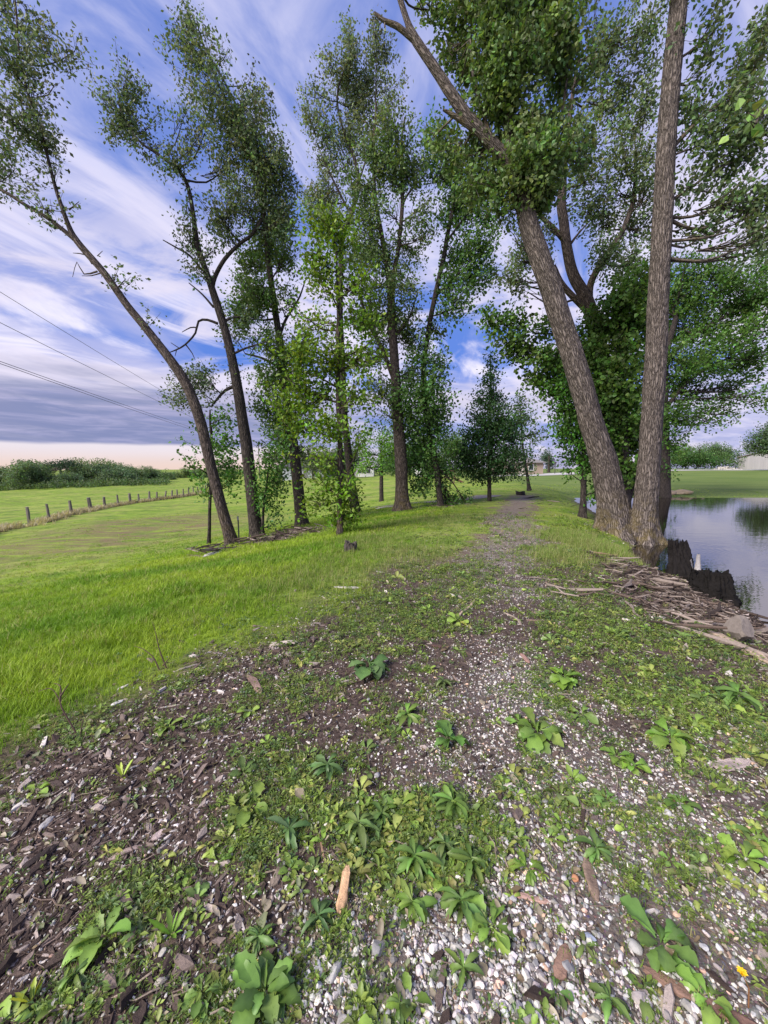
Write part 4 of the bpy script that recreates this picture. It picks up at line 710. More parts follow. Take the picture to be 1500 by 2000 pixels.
def wood(px0, py0, px1, py1, wpx, label, col, name='wood_piece', cat='wood piece', thick=.4, bend=.0, lift=.0, splint=.12, flatw=True, tip=.4, taper=1.0, zoff=0):
    a = hit(px0, py0); b_ = hit(px1, py1); L = np.linalg.norm(b_-a); dd = a[1]*CT-(a[2]-CAMZ)*ST; w_ = wpx*dd/F; th = w_*thick
    n = max(8, int(L/.02)); n = min(n, 60); t_ = np.linspace(0, 1, n); ax_ = (b_-a); pr = np.array([-ax_[1], ax_[0], 0]); pr /= np.linalg.norm(pr)+1e-9
    C = a+ax_*t_[:, None]+pr*(bend*L*np.sin(t_*math.pi)+.02*L*vn(t_*3, px0, 0, 2))[:, None]
    C[:, 2] = np.maximum(ground(C[:, 0], C[:, 1]), np.linspace(ground(*a[:2]), ground(*b_[:2]), n)-.004)+th*.38+lift*t_+zoff
    k = 14; ang = np.arange(k)*2*math.pi/k; prof = np.minimum(1, tip+(1-tip)*np.minimum(t_, 1-t_)*7)*np.linspace(1, taper, n)
    cx = np.sign(np.cos(ang))*np.abs(np.cos(ang))**.6; cz = np.sign(np.sin(ang))*np.abs(np.sin(ang))**.6
    ns = 1+.22*vn(ang[None]*2, t_[:, None]*2.2, px0, 4)+.12*vn(ang[None]*6, t_[:, None]*8, py0, 5)
    V = C[:, None]+pr*((cx[None]*w_*.5*prof[:, None])*ns)[..., None]+np.array([0, 0, 1])*((cz[None]*th*.5*prof[:, None])*ns)[..., None]
    jag = splint*w_*4*vn(ang*3, 7, px0, 6); V[0] -= (ax_/L)*np.abs(jag)[:, None]; V[-1] += (ax_/L)*np.abs(jag[::-1])[:, None]
    V = V.reshape(-1, 3); i = np.arange(n-1)[:, None]*k; j = np.arange(k)[None]; j2 = (j+1) % k
    Fc = [list(q) for q in np.stack([i+j, i+j2, i+k+j2, i+k+j], -1).reshape(-1, 4)]+[list(range(k))[::-1], list(range((n-1)*k, n*k))]
    gr = .75+.5*np.clip(.5+.9*vn(np.tile(ang*5, n), np.repeat(t_*2.5, k), px1, 8), 0, 1)
    o = mesh_np(name, V, Fc, M['wood'], None, np.array(col)[None]*gr[:, None]); tag(o, label, cat); return o
TAN = (.38, .24, .14); GREYW = (.27, .23, .20); BROWNW = (.15, .10, .075); PALE = (.45, .38, .33); DKW = (.07, .05, .042)
for a in [(530, 1262, 578, 1256, 13, 'pale torn wood chunk lying highest on the left bare bank', PALE), (486, 1322, 510, 1355, 13, 'grey brown bark stick below the pale torn chunk', (.25, .17, .14)),
    (345, 1312, 385, 1298, 6, 'thin pale stick lying in the grass edge right of the bare twiggy shoots', GREYW), (218, 1380, 238, 1370, 9, 'small white flat chip beside the grass on the left', (.6, .57, .54)),
    (310, 1383, 350, 1377, 4, 'short thin stick right of the small white flat chip', (.4, .33, .27)), (215, 1680, 275, 1655, 11, 'pinkish flat wood sliver on dark soil at far left', (.33, .25, .22)),
    (300, 1640, 322, 1625, 16, 'pale pink bark flake upslope of the sliver', (.42, .33, .31)), (80, 1620, 100, 1600, 14, 'rounded grey wood knot near the left edge', (.38, .36, .36)),
    (663, 1785, 679, 1712, 19, 'bright tan split wood chip standing among the narrow leaves', (.60, .38, .22), 'wood_chip', 'wood chip', .45, 0, .03),
    (634, 1680, 624, 1632, 4, 'thin curved straw coloured twig left of the tan chip', (.35, .22, .15)), (532, 1730, 552, 1695, 17, 'splintered dark grey wood stub left of centre', (.19, .15, .12)),
    (1145, 1685, 1163, 1755, 21, 'weathered brown bark strip on the gravel, right of centre', (.24, .17, .13)), (1090, 1912, 1108, 1855, 24, 'short reddish brown squared wood block on the gravel', (.26, .16, .12)),
    (1005, 1748, 1068, 1762, 11, 'pinkish shredded bark strip left of the weathered brown one', (.42, .27, .22)), (1395, 1503, 1458, 1488, 26, 'pale flat driftwood slab at the right edge of the plants', (.46, .37, .33), 'wood_piece', 'wood piece', .25),
    (1262, 1898, 1345, 1948, 20, 'long brown half buried branch at the lower right', (.26, .16, .12)), (1370, 1962, 1480, 2010, 22, 'reddish rotten log end at the bottom right corner', (.22, .13, .10)),
    (1122, 1560, 1145, 1605, 7, 'thin curved root like twig above the narrow rosette', (.26, .2, .17), 'twig', 'twig', .8, .15), (889, 1215, 930, 1172, 5, 'long straight pale stick on the path', (.40, .30, .24), 'stick', 'stick', .8),
    (1387, 1240, 1500, 1298, 17, 'long pale log lying along the pond bank at the right edge', (.34, .26, .20), 'log', 'log', .7), (1070, 1132, 1235, 1152, 6, 'thin pale root crossing the path below the pond trunks', (.36, .29, .25), 'root', 'root', .5, .03),
    (1150, 1080, 1215, 1088, 7, 'brown broken branch in the grass left of the straight trunk', (.28, .18, .12)), (1270, 1138, 1330, 1155, 8, 'grey branch in the driftwood at the water edge', (.26, .21, .18)), (1245, 1118, 1300, 1108, 10, 'dark flat branch upstream of the charred stumps', (.2, .16, .14)),
    (1340, 1168, 1392, 1180, 6, 'pale stick half in the water under the charred log', (.4, .36, .33)), (1255, 1140, 1310, 1170, 5, 'thin grey stick slanting down the driftwood bank', (.3, .25, .2)), (1300, 1100, 1270, 1125, 6, 'pinkish stick on the driftwood beside the upright stump', (.34, .26, .22)),
    (985, 1198, 1018, 1222, 4, 'short curved twig on the path right of the long stick', (.3, .24, .2), 'twig', 'twig', .8, .1), (1030, 1212, 1075, 1213, 5, 'short brown bark strip across the path', (.22, .15, .12)), (845, 1262, 862, 1264, 9, 'small dark wood stub at the edge of the bare soil', (.1, .06, .05)),
    (1018, 1278, 1032, 1295, 8, 'small reddish stub among the green plants', (.3, .18, .15)), (400, 1088, 438, 1074, 13, 'white weathered plank at the foot of the furthest left trunk', (.55, .53, .5), 'plank', 'plank', .25),
    (365, 1084, 400, 1088, 5, 'dark stick left of the white plank', (.16, .13, .1)), (545, 1050, 590, 1044, 6, 'pale driftwood stick in the mound between the trunks', (.4, .34, .3)), (735, 995, 772, 990, 5, 'pale fallen branch left of the flared reddish trunk', (.5, .44, .38), 'branch', 'branch', .6),
    (655, 1148, 700, 1150, 9, 'scatter of pale split wood in the grass below the cut stump', (.5, .46, .42)), (135, 1535, 200, 1500, 10, 'dark broken branch on the left chip bank', DKW), (45, 1700, 110, 1655, 16, 'black rotten branch at the far left edge', (.04, .03, .028)),
    (300, 1935, 330, 1905, 9, 'short tan stick behind the broad leaved plant', (.33, .26, .18)), (1420, 1190, 1450, 1210, 7, 'dark stick at the pond edge above the grey boulder', (.12, .1, .09))]:
    wood(*a)
PLANTGAP = None
for a in [(1441, 1252, 46, 'rough grey brown boulder at the pond edge by the pale log', (.19, .16, .14), 1.15, 4, 1.0, .1), (1305, 966, 30, 'flat sandy rock under the dense pond tree, left one', (.42, .31, .2), .35), (1332, 965, 34, 'flat sandy rock at the pond corner, right one', (.45, .34, .22), .35),
    (741, 1853, 30, 'largest pale grey stone below the narrow leaf clump', (.24, .235, .23), .5), (655, 1898, 38, 'long white stone left of centre at the bottom', (.36, .35, .34), .5, 3, .6), (620, 1890, 20, 'grey stone directly left of the long white stone', (.36, .36, .38)),
    (672, 1998, 26, 'brown grey stone at the very bottom edge', (.28, .26, .25)), (1153, 1835, 20, 'blue grey stone above the squared wood block', (.22, .25, .32)), (1240, 1852, 24, 'white stone right of the blue grey one', (.34, .33, .32)),
    (1252, 1955, 30, 'pinkish grey round stone on the lower right gravel', (.33, .29, .28)), (1122, 1718, 16, 'orange brown stone left of the weathered bark strip', (.36, .17, .09)), (314, 1922, 22, 'pale brown stone between the two leafy clumps at the bottom left', (.38, .34, .29)),
    (318, 1862, 16, 'light stone above the pale brown one', (.42, .39, .35)), (108, 1955, 20, 'grey stone in the bottom left corner', (.4, .38, .36)), (892, 1620, 16, 'pinkish stone above the leaf clump', (.3, .25, .23)), (736, 1515, 12, 'small grey lump of bark beside the path centre', (.3, .29, .3))]:
    rock(*a)
# rubble pile right: one pile of pale rocks, too small to part
pz = []; V0, F0 = rockproto(3, 1, .7)
cpt = np.array([(1411-750)/F*70, 70, gz(1411, 70)]); k = 90; q = rng.normal(size=(k, 3))*[1.0, .8, 0]; q[:, 2] = np.maximum(0, .62-.42*np.hypot(q[:, 0], q[:, 1]))*rng.uniform(.3, 1, k)
v, f, c = scatter(V0, F0, cpt+q, rng.uniform(.12, .32, k), randrot(k), rng.uniform(.22, .5, (k, 1))*np.array([[1, .93, .82]])); tag(mesh_np('rubble_pile', v, f, M['stone'], None, c), 'pale rubble pile beyond the road, left of the white metal shed', 'rubble pile')
def stump(base, top_off, r0, r1, seed, col, jag=.3, k=96, n=64, hollow=False, mat='char', name='stump', label='', cat='stump', flare=.5):
    t_ = np.linspace(0, 1, n); ang = np.arange(k)*2*math.pi/k; C = np.array(base)+np.array(top_off)*t_[:, None]-np.array([0, 0, .15])*(1-t_[:, None])
    r = r0+(r1-r0)*t_**.7; H = np.linalg.norm(top_off)
    ns = 1+.5*fbm(np.cos(ang)[None]*1.3+seed, np.sin(ang)[None]*1.3, t_[:, None]*H*1.5, seed, 4)+.22*vn(ang[None]*7, t_[:, None]*3, seed, 4)+.1*vn(ang[None]*15, t_[:, None]*9, seed, 6)+.09*np.abs(vn(ang[None]*28, t_[:, None]*6, seed, 7))+.05*vn(ang[None]*30, t_[:, None]*30, seed, 8)+flare*np.exp(-t_[:, None]*5)*(.5+.5*np.cos(ang[None]*4+seed))
    jg = jag*H*(.5+.5*fbm(np.cos(ang)*2.3+seed, np.sin(ang)*2.3, 0, seed+9, 3)+.35*vn(ang*9, seed, 0, 3)+.2*vn(ang*25, seed, 0, 4))
    V = C[:, None]+np.stack([np.cos(ang), np.sin(ang), 0*ang], -1)[None]*(r[:, None]*ns)[..., None]
    V[..., 2] -= (jg[None]*(t_[:, None]**3)); V = V.reshape(-1, 3)
    i = np.arange(n-1)[:, None]*k; j = np.arange(k)[None]; j2 = (j+1) % k; Fc = [list(x) for x in np.stack([i+j, i+j2, i+k+j2, i+k+j], -1).reshape(-1, 4)]
    rim = V[-k:]; cen = rim.mean(0); in1 = cen+(rim-cen)*.7-np.array([0, 0, .03]); in2 = cen+(rim-cen)*.4; in2[:, 2] = in2[:, 2].min()-(.3*H if hollow else .03); N = len(V)
    V = np.vstack([V, in1, in2])
    for a_, b__ in ((N-k, N), (N, N+k)):
        for q in range(k): Fc.append([a_+q, a_+(q+1) % k, b__+(q+1) % k, b__+q])
    Fc.append(list(range(N+k, N+2*k)))
    c = np.array(col)[None]*(1+.35*fbm(V[:, 0]*8, V[:, 1]*8, V[:, 2]*4, seed, 3))[:, None]
    o = mesh_np(name, V, Fc, M[mat], None, c, smooth=True)
    tag(o, label, cat); return o
def wpt(px, py, z=-.4): r = ray(px, py); return np.array([0, 0, CAMZ])+r*((z-CAMZ)/r[2])
stump(wpt(1334, 1122), (-.08, .1, .66), .24, .10, 11, (.014, .012, .012), jag=.3, flare=.9, label='upright charred black stump with ragged top standing in the shallow water', cat='stump', hollow=True)
stump(wpt(1388, 1172), (.12, .2, .42), .31, .19, 23, (.011, .0095, .009), jag=.28, label='fat charred black stump nearest the viewer at the pond edge', cat='stump', hollow=True, flare=.25)
g1 = wpt(1362, 1132); stump(g1, (.02, .05, .46), .10, .02, 31, (.3, .28, .28), jag=.1, k=16, mat='wood', name='wood_spike', label='grey pointed wood spike between the two charred stumps, taller one', cat='wood spike')
g1 = wpt(1352, 1125); stump(g1, (-.04, .05, .3), .09, .03, 37, (.26, .24, .24), jag=.1, k=16, mat='wood', name='wood_spike', label='short grey wood spike left of the taller pointed one', cat='wood spike')
h_ = hit(685, 1078); stump(h_, (0, .0, .24), .12, .10, 41, (.09, .075, .07), jag=.4, mat='wood', label='small cut grey stump at the foot of the slim bright green tree', flare=.3, hollow=True)
h_ = hit(1017, 967); stump(h_, (0, 0, .28), .22, .2, 47, (.04, .035, .035), jag=.4, k=20, label='little dark stump on the lawn right of the cone shaped tree')
# ---------------------------------------------------------------- leafy plants
def leafstrip(L, Wd, droop, curl, seg=11, base=.12, wavy=.0, ph=0, shape=1.0):
    t_ = np.linspace(0, 1, seg+1); pr = np.clip(t_/base, 0, 1)*0+np.sin(np.pi*np.clip(t_, .0, 1)**shape)**.8; pr = np.maximum(pr*(1+.13*np.sin(t_*23+ph*3)+.08*np.sin(t_*41+ph)), .10*(1-t_)); pr[-1] = 0.02
    x = L*(t_-.12*droop*t_**3); z = L*(curl*t_-droop*t_**2); w_ = Wd*.5*pr
    wv = wavy*Wd*np.sin(t_*14+ph)
    A = np.stack([x, -w_, z+w_*.35+wv*.6], 1); B = np.stack([x, 0*w_, z-w_*.12], 1); C = np.stack([x, w_, z+w_*.35-wv*.5], 1)
    V = np.stack([A, B, C], 1).reshape(-1, 3); Fc = []
    for i in range(seg): q = 3*i; Fc += [(q, q+3, q+4, q+1), (q+1, q+4, q+5, q+2)]
    c = np.ones((len(V), 3)); c[1::3] *= 1.35
    return V, np.array(Fc), c
def plant_mesh(kind, size, nl, col, seed):
    rg = np.random.default_rng(seed); parts = []; P = dict(narrow=(.24, .9, .55, 1.0), oval=(.52, .75, .55, .95), broad=(.56, .6, .7, .85), tall=(.3, .25, 1.6, 1.1))[kind]
    for i in range(nl):
        L = size*rg.uniform(.55, 1.1); V, Fc, c = leafstrip(L, L*P[0]*rg.uniform(.8, 1.2), P[1]*rg.uniform(.5, 1.3), P[2]*rg.uniform(.4, 1.5), shape=P[3] if kind != 'oval' else 1.5, wavy=.06 if kind != 'narrow' else .03, ph=i)
        if kind in ('oval', 'broad'): V[:, 0] += L*.15
        V = V@rotm(rg.normal()*.25, 0, 0).T@rotm(0, 0, i*2.4+rg.normal()*.35).T+np.array([0, 0, .004+.002*i*(size/.1)])
        g = np.array(col)*np.array([1.3, 1.08, .95])*rg.uniform(.75, 1.35)*(1+rg.normal(0, .06, 3)); parts.append((V, Fc, c*g))
    return join(parts)
ZPL = rng.uniform(0, 6, 200)
def plant(px, py, wpx, kind, nl, label, col=(.085, .15, .045), tilt=0, group=None):
    h = hit(px, py); dd = h[1]*CT-(h[2]-CAMZ)*ST; size = wpx*.5*dd/F; nl = int(nl*1.6)
    V, Fc, C = plant_mesh(kind, size, nl, col, int(px*7+py)); o = mesh_np('weed_plant', V@rotm(0, 0, ZPL[int(px) % 200]).T, Fc, M['weed'], None, C, smooth=True); o.location = h-[0, 0, .002]; tag(o, label, 'weed', group); return o
LG = (.13, .23, .04); DG = (.06, .13, .05)
for a in [(517, 1950, 130, 'broad', 13, 'lush broad leaved rosette at the bottom, left of the white gravel', (.10, .21, .055)), (205, 1830, 120, 'broad', 5, 'big leaved plant with one upright pale rounded leaf at the lower left', (.12, .23, .06)),
    (272, 1830, 70, 'broad', 3, 'flat grey green leaf spreading right of the upright leafed plant', (.11, .18, .08)), (878, 1448, 85, 'broad', 8, 'broad toothed rosette alone on the bare path soil', (.08, .19, .05)),
    (780, 1580, 75, 'oval', 7, 'plant with one upright light green paddle leaf in the centre', (.12, .22, .05)), (885, 1580, 95, 'narrow', 13, 'spreading pointed leaf rosette right of the paddle leafed plant', (.09, .18, .045)),
    (565, 1628, 100, 'narrow', 9, 'narrow leaved rosette with drooping leaves left of the tan chip', DG), (640, 1505, 85, 'narrow', 12, 'dark narrow rosette at the upper left of the leaf clump', DG),
    (622, 1800, 95, 'narrow', 11, 'star shaped narrow rosette just below the tan wood chip', DG), (668, 1795, 60, 'narrow', 6, 'small narrow rosette touching the foot of the tan wood chip', LG),
    (700, 1625, 110, 'narrow', 14, 'pale pointed rosette at the left of the leaf clump', (.10, .17, .06)), (745, 1600, 90, 'narrow', 11, 'overlapping narrow rosette behind the leaf clump centre', (.09, .17, .05)), (810, 1690, 110, 'narrow', 14, 'wide green rosette in the middle of the leaf clump', (.08, .17, .045)),
    (868, 1660, 95, 'narrow', 12, 'rosette between the clump middle and the gravel', (.075, .15, .05)), (920, 1690, 100, 'narrow', 12, 'long leaved rosette on the right of the leaf clump', (.08, .16, .045)), (805, 1780, 110, 'narrow', 14, 'low rosette with a thin upright stalk above the stones', (.10, .19, .045)),
    (900, 1775, 120, 'narrow', 13, 'large strap leaved rosette at the lower right of the clump', (.085, .18, .05)), (960, 1815, 95, 'oval', 8, 'oval leaved plant at the clump corner beside the gravel', (.11, .21, .05)), (905, 1900, 90, 'narrow', 10, 'narrow rosette on the stones below the clump', (.09, .17, .045)),
    (780, 1970, 95, 'narrow', 9, 'tapering leaved rosette at the bottom centre edge', (.08, .15, .05)), (505, 1840, 85, 'narrow', 11, 'grassy narrow rosette left of the stones', (.07, .14, .05)), (1290, 1850, 130, 'oval', 9, 'large rounded leaf plant on the lower right gravel', (.085, .18, .05)),
    (1330, 1905, 80, 'oval', 4, 'pointed light leaf plant below the large rounded one', (.12, .24, .05)), (1385, 1960, 110, 'oval', 7, 'scalloped leaf plant by the yellow flower', (.11, .22, .05)), (1165, 1665, 95, 'narrow', 9, 'narrow rosette at the top of the weathered bark strip', (.08, .16, .05)),
    (1310, 1685, 55, 'oval', 6, 'small clover like plant alone on the right gravel', (.12, .22, .06)), (1455, 1680, 85, 'oval', 8, 'light oval leaved plant at the right edge', (.13, .24, .05)), (1480, 1640, 70, 'oval', 7, 'bright leafy plant above the right edge oval one', (.12, .23, .05)),
    (1050, 1440, 100, 'oval', 12, 'leafy weed patch plant right of the lone path rosette', (.10, .19, .045)), (1015, 1415, 60, 'oval', 7, 'small upright weed left of the leafy patch plant', (.09, .18, .045)), (1095, 1555, 60, 'oval', 7, 'pale torn leaf weed on the gravel middle', (.14, .22, .08)),
    (1185, 1565, 60, 'oval', 8, 'small weed right of the curved root twig', (.09, .18, .05)), (1235, 1500, 75, 'oval', 9, 'leafy weed left of the pale flat slab', (.11, .22, .04)), (1330, 1575, 70, 'oval', 9, 'weed under the pale flat slab', (.09, .18, .045)),
    (1310, 1450, 90, 'oval', 12, 'bushy green weed above the pale flat slab', (.10, .20, .04)), (1440, 1370, 110, 'narrow', 12, 'strap leaved weed by the right edge below the pale log', (.08, .17, .045)), (1100, 1330, 70, 'oval', 12, 'leafy nettle like weed on the right of the path', (.10, .2, .04)),
    (795, 1400, 85, 'narrow', 8, 'pale green weed on bare soil above the lone rosette', (.10, .2, .045)), (720, 1310, 95, 'oval', 12, 'bluish green leafy weed at the grass edge', (.07, .15, .06)), (865, 1340, 60, 'narrow', 14, 'spiky grass like tuft on the bare soil', (.07, .12, .045)),
    (1135, 1400, 60, 'oval', 9, 'upright weed beside the gravel bend', (.09, .17, .045)), (150, 1910, 90, 'narrow', 9, 'long thin leaved weed at the lower left', (.09, .17, .05)), (335, 1830, 70, 'tall', 5, 'upright single lance leaf plant right of the big leaved one', (.12, .25, .04)),
    (60, 1960, 60, 'tall', 4, 'yellowish seedling at the bottom left corner', (.22, .28, .04)), (395, 1945, 75, 'oval', 7, 'small rounded leaf weed left of the lush rosette', (.09, .18, .05)), (1205, 1480, 55, 'oval', 7, 'small weed at the top of the gravel', (.10, .19, .045)),
    (240, 1520, 45, 'tall', 4, 'bright yellow green seedling on the left chip bank', (.22, .34, .04)), (1030, 1700, 80, 'oval', 8, 'weed between the leaf clump and the bark strip', (.11, .22, .045)), (1085, 1935, 60, 'oval', 6, 'low weed beside the squared wood block', (.08, .16, .045)), (1190, 1960, 95, 'narrow', 10, 'strap leaved weed at the bottom right of the block', (.08, .16, .05))]:
    plant(*a)
# yellow flower
h_ = hit(1462, 1968); fl_ = empty('dandelion', h_, 'single yellow flower on a thin stalk at the lower right', 'flower'); tp = h_+np.array([-.01, .02, .085])
MB().tube([h_, h_+[.005, .01, .05], tp], [.002, .0018, .0015], 5, (.25, .12, .06)).build('stalk', M['weed'], fl_); b = MB()
for k in range(22): a_ = k*2.4; r_ = .011*(k/22)**.5; b.add([tp, tp+[math.cos(a_)*r_-.003*math.sin(a_), math.sin(a_)*r_+.003*math.cos(a_), .006], tp+[math.cos(a_)*(r_+.005), math.sin(a_)*(r_+.005), .005], tp+[math.cos(a_)*r_+.003*math.sin(a_), math.sin(a_)*r_-.003*math.cos(a_), .006]], [(0, 1, 2, 3)], (.8, .55, .02))
b.build('petals', M['weed'], fl_)
# bare shoots on the left bank
for lb, px, py, lines in [('bare reddish shoot with forked twigs left, by the chip bank', 150, 1440, [[(160, 1455), (145, 1425), (122, 1385), (115, 1365), (100, 1345), (75, 1350)], [(118, 1370), (118, 1340), (105, 1335)], [(118, 1360), (135, 1335)], [(155, 1450), (162, 1405)]]), ('bare dark shoot with thin twigs rising from the grass edge', 305, 1310, [[(312, 1310), (300, 1285), (280, 1268), (262, 1262)], [(325, 1305), (312, 1270), (305, 1240), (298, 1215)], [(305, 1335), (290, 1305)], [(318, 1300), (335, 1280)]])]:
    h = hit(px, py); rt = empty('bare_shoot', h, lb, 'shoot')
    for L in lines: pts = [PY(a_, b__, h[1]+.02*i) for i, (a_, b__) in enumerate(L)]; Q = catmull(pts, .03); MB().tube(Q, np.linspace(.006, .0015, len(Q)), 5, (.10, .065, .05)).build('stem', M['wood'], rt)
# ---------------------------------------------------------------- countless ground things
def polar(n, r0, r1, a0=-66, a1=66):
    r = r0*(r1/r0)**rng.uniform(0, 1, n); a = np.radians(rng.uniform(a0, a1, n)); x, y = r*np.sin(a), r*np.cos(a)-.25; return x, y, r
def stuffmesh(name, parts, mat, smooth=False):
    v, f, c = join(parts); o = mesh_np(name, v, f, M[mat], None, c, smooth); tag(o, kind='stuff'); return o
# gravel
x, y, r = polar(330000, .55, 13); s, gm, cm, vm, gr, n1, n2 = masks(x, y)
pr_ = np.clip(vm*1.0+.22*(s > -2.0)*(s < 2.4), 0, 1)*(1-gm*.8); pr_ = pr_*sst(-.9, -.05, fbm(x*5, y*5, 0, 44, 3)); k = (rng.uniform(size=len(x)) < 1.25*pr_*np.clip(.42+.1*r, 0, 1)) & (s < 3.1); x, y, r, n1 = x[k], y[k], r[k], n1[k]; n = len(x)
z = ground(x, y); sz = .0029*np.exp(rng.normal(0, .55, n))*(.8+.42*np.maximum(r-1, 0)**.75); sz = np.minimum(sz, .0105)
near = gsum(x, y, [(.1, .98, .45, .2, 1), (.8, .95, .5, .25, .8)]); sz *= 1+.55*np.clip(near, 0, 1)
g = rng.uniform(.2, 1, (n, 1))**1.1*.72; g = g*(1-.45*sst(2.5, 6, r))[:, None]; tint = g*np.where(rng.uniform(size=(n, 1)) < .07, [[1.1, .75, .55]], [[1, .93, .87]])*(1+rng.normal(0, .03, (n, 3)))
parts = []; which = rng.integers(0, 5, n); P3 = np.stack([x, y, z+sz*.25], 1)
for q in range(5):
    V0, F0 = rockproto(q+50, 0 if q < 4 else 1, .7); i = which == q; parts.append(scatter(V0, F0, P3[i], sz[i, None]*np.array([1.2, 1, 1]), randrot(i.sum(), .6), tint[i]))
stuffmesh('gravel', parts, 'stone')
x, y, r = polar(5200, .55, 6); s, gm, cm, vm, gr, n1, n2 = masks(x, y); k = (rng.uniform(size=len(x)) < np.clip(vm*.9+.04, 0, 1)*(1-gm)) & (s < 3); x, y, r = x[k], y[k], r[k]; n = len(x)
sz = .0085*np.exp(rng.normal(0, .35, n))*(1-.06*r); parts = []; which = rng.integers(0, 5, n)
for q in range(5):
    V0, F0 = rockproto(q+80, 2, .65); i = which == q; parts.append(scatter(V0, F0, np.stack([x, y, ground(x, y)+sz*.3], 1)[i], sz[i], randrot(i.sum(), .5), (rng.uniform(.2, .5, (i.sum(), 1))*np.array([[1, .98, .98]]))))
stuffmesh('pebbles', parts, 'stone')
# wood chips and bark mulch
def chipproto(seed):
    rg = np.random.default_rng(seed); k = 6; a = np.sort(rg.uniform(0, 6.28, k)); rr = rg.uniform(.6, 1, k); X = np.stack([np.cos(a)*rr, np.sin(a)*rr*.38], 1); t_ = .09
    V = np.vstack([np.c_[X, np.full(k, -t_)+rg.normal(0, .04, k)], np.c_[X*.85, np.full(k, t_)+rg.normal(0, .06, k)]]); Fc = []
    for i in range(1, k-1): Fc += [(k, k+i, k+i+1)]
    for i in range(k): j = (i+1) % k; Fc += [(i, j, k+j), (i, k+j, k+i)]
    return V, np.array(Fc)
x, y, r = polar(240000, .55, 16); s, gm, cm, vm, gr, n1, n2 = masks(x, y)
pr_ = np.clip(cm*.75+.09*(s > -3)*(s < 3.4), 0, 1)*(1-gm*.85); k = (rng.uniform(size=len(x)) < pr_) & (s < 4.0); x, y, r, cm = x[k], y[k], r[k], cm[k]; n = len(x)
sz = .0068*np.exp(rng.normal(0, .65, n))*(.75+.35*r); sz = np.clip(sz, .004, .07)*(1-.25*sst(5, 12, r)); z = np.maximum(ground(x, y), -.43)+sz*.1
pal = np.array([(.05, .035, .03), (.10, .072, .06), (.19, .145, .125), (.34, .28, .25), (.58, .52, .48)]); tint = pal[rng.choice(5, n, p=[.33, .27, .2, .13, .07])]*rng.uniform(.7, 1.3, (n, 1))
parts = []; which = rng.integers(0, 6, n)
for q in range(6): V0, F0 = chipproto(q); i = which == q; parts.append(scatter(V0, F0, np.stack([x, y, z], 1)[i], sz[i], randrot(i.sum(), .45), tint[i]))
stuffmesh('wood_chips', parts, 'wood')
# twigs and straws lying about
x, y, r = polar(15000, .6, 16); s, gm, cm, vm, gr, n1, n2 = masks(x, y); k = (rng.uniform(size=len(x)) < np.clip(.25+.75*cm, 0, 1)*(1-gm*.9)) & (s < 3.8) & (s > -3.6); x, y, r = x[k], y[k], r[k]; n = len(x)
parts = []; which = rng.integers(0, 5, n); sz = np.minimum(.024*np.exp(rng.normal(0, .55, n))*(.7+.3*r), .085)
for q in range(5):
    rg = np.random.default_rng(q+5); t_ = np.linspace(-1, 1, 6); P_ = np.stack([t_, .14*np.sin(t_*2+q)+.05*rg.normal(size=6), .05*rg.normal(size=6)], 1); V0, F4, _ = tube(P_, np.linspace(.035, .018, 6), 5); F0 = np.vstack([F4[:, [0, 1, 2]], F4[:, [0, 2, 3]]])
    i = which == q; tt = np.array([(.10, .07, .055), (.22, .16, .13), (.34, .27, .21)])[rng.integers(0, 3, i.sum())]*rng.uniform(.7, 1.2, (i.sum(), 1)); parts.append(scatter(V0, F0, np.stack([x, y, ground(x, y)+sz*.05], 1)[i], sz[i], randrot(i.sum(), .15), tt))
stuffmesh('fallen_twigs', parts, 'wood')
# driftwood mounds between the left trunks
parts = []; dw = []
for (ax_, ay_, bx_, by_, n, w_) in [(380, 1086, 450, 1074, 60, .18), (490, 1062, 560, 1052, 260, .25), (550, 1050, 620, 1036, 420, .35), (1225, 1108, 1330, 1160, 800, .32), (1330, 1170, 1470, 1235, 600, .25), (1200, 1150, 1400, 1230, 350, .4), (1290, 970, 1345, 974, 60, .6), (1010, 985, 1080, 978, 40, .8), (830, 990, 905, 988, 70, .5)]:
    a, b = hit(ax_, ay_), hit(bx_, by_); t_ = rng.uniform(0, 1, (n, 1)); q = a+(b-a)*t_+rng.normal(size=(n, 3))*[w_, w_, 0]; q[:, 2] = np.maximum(ground(q[:, 0], q[:, 1]), -.42)+rng.uniform(0, .06, n); dw.append(q)
dw = np.vstack(dw); n = len(dw); V0, F4, _ = tube(np.array([[-1, 0, 0], [-.3, .08, .02], [.4, -.05, 0], [1, .06, .03]]), [.05, .075, .06, .03], 6); F0 = np.vstack([F4[:, [0, 1, 2]], F4[:, [0, 2, 3]]])
parts.append(scatter(V0, F0, dw, .062*np.exp(rng.normal(0, .6, n))*np.where(np.hypot(dw[:, 0], dw[:, 1]) > 9.5, 1.5, 1), randrot(n, .3), np.array([(.05, .036, .03), (.11, .08, .065), (.26, .21, .18)])[rng.integers(0, 3, n)]*rng.uniform(.7, 1.2, (n, 1)))); stuffmesh('driftwood', parts, 'wood')
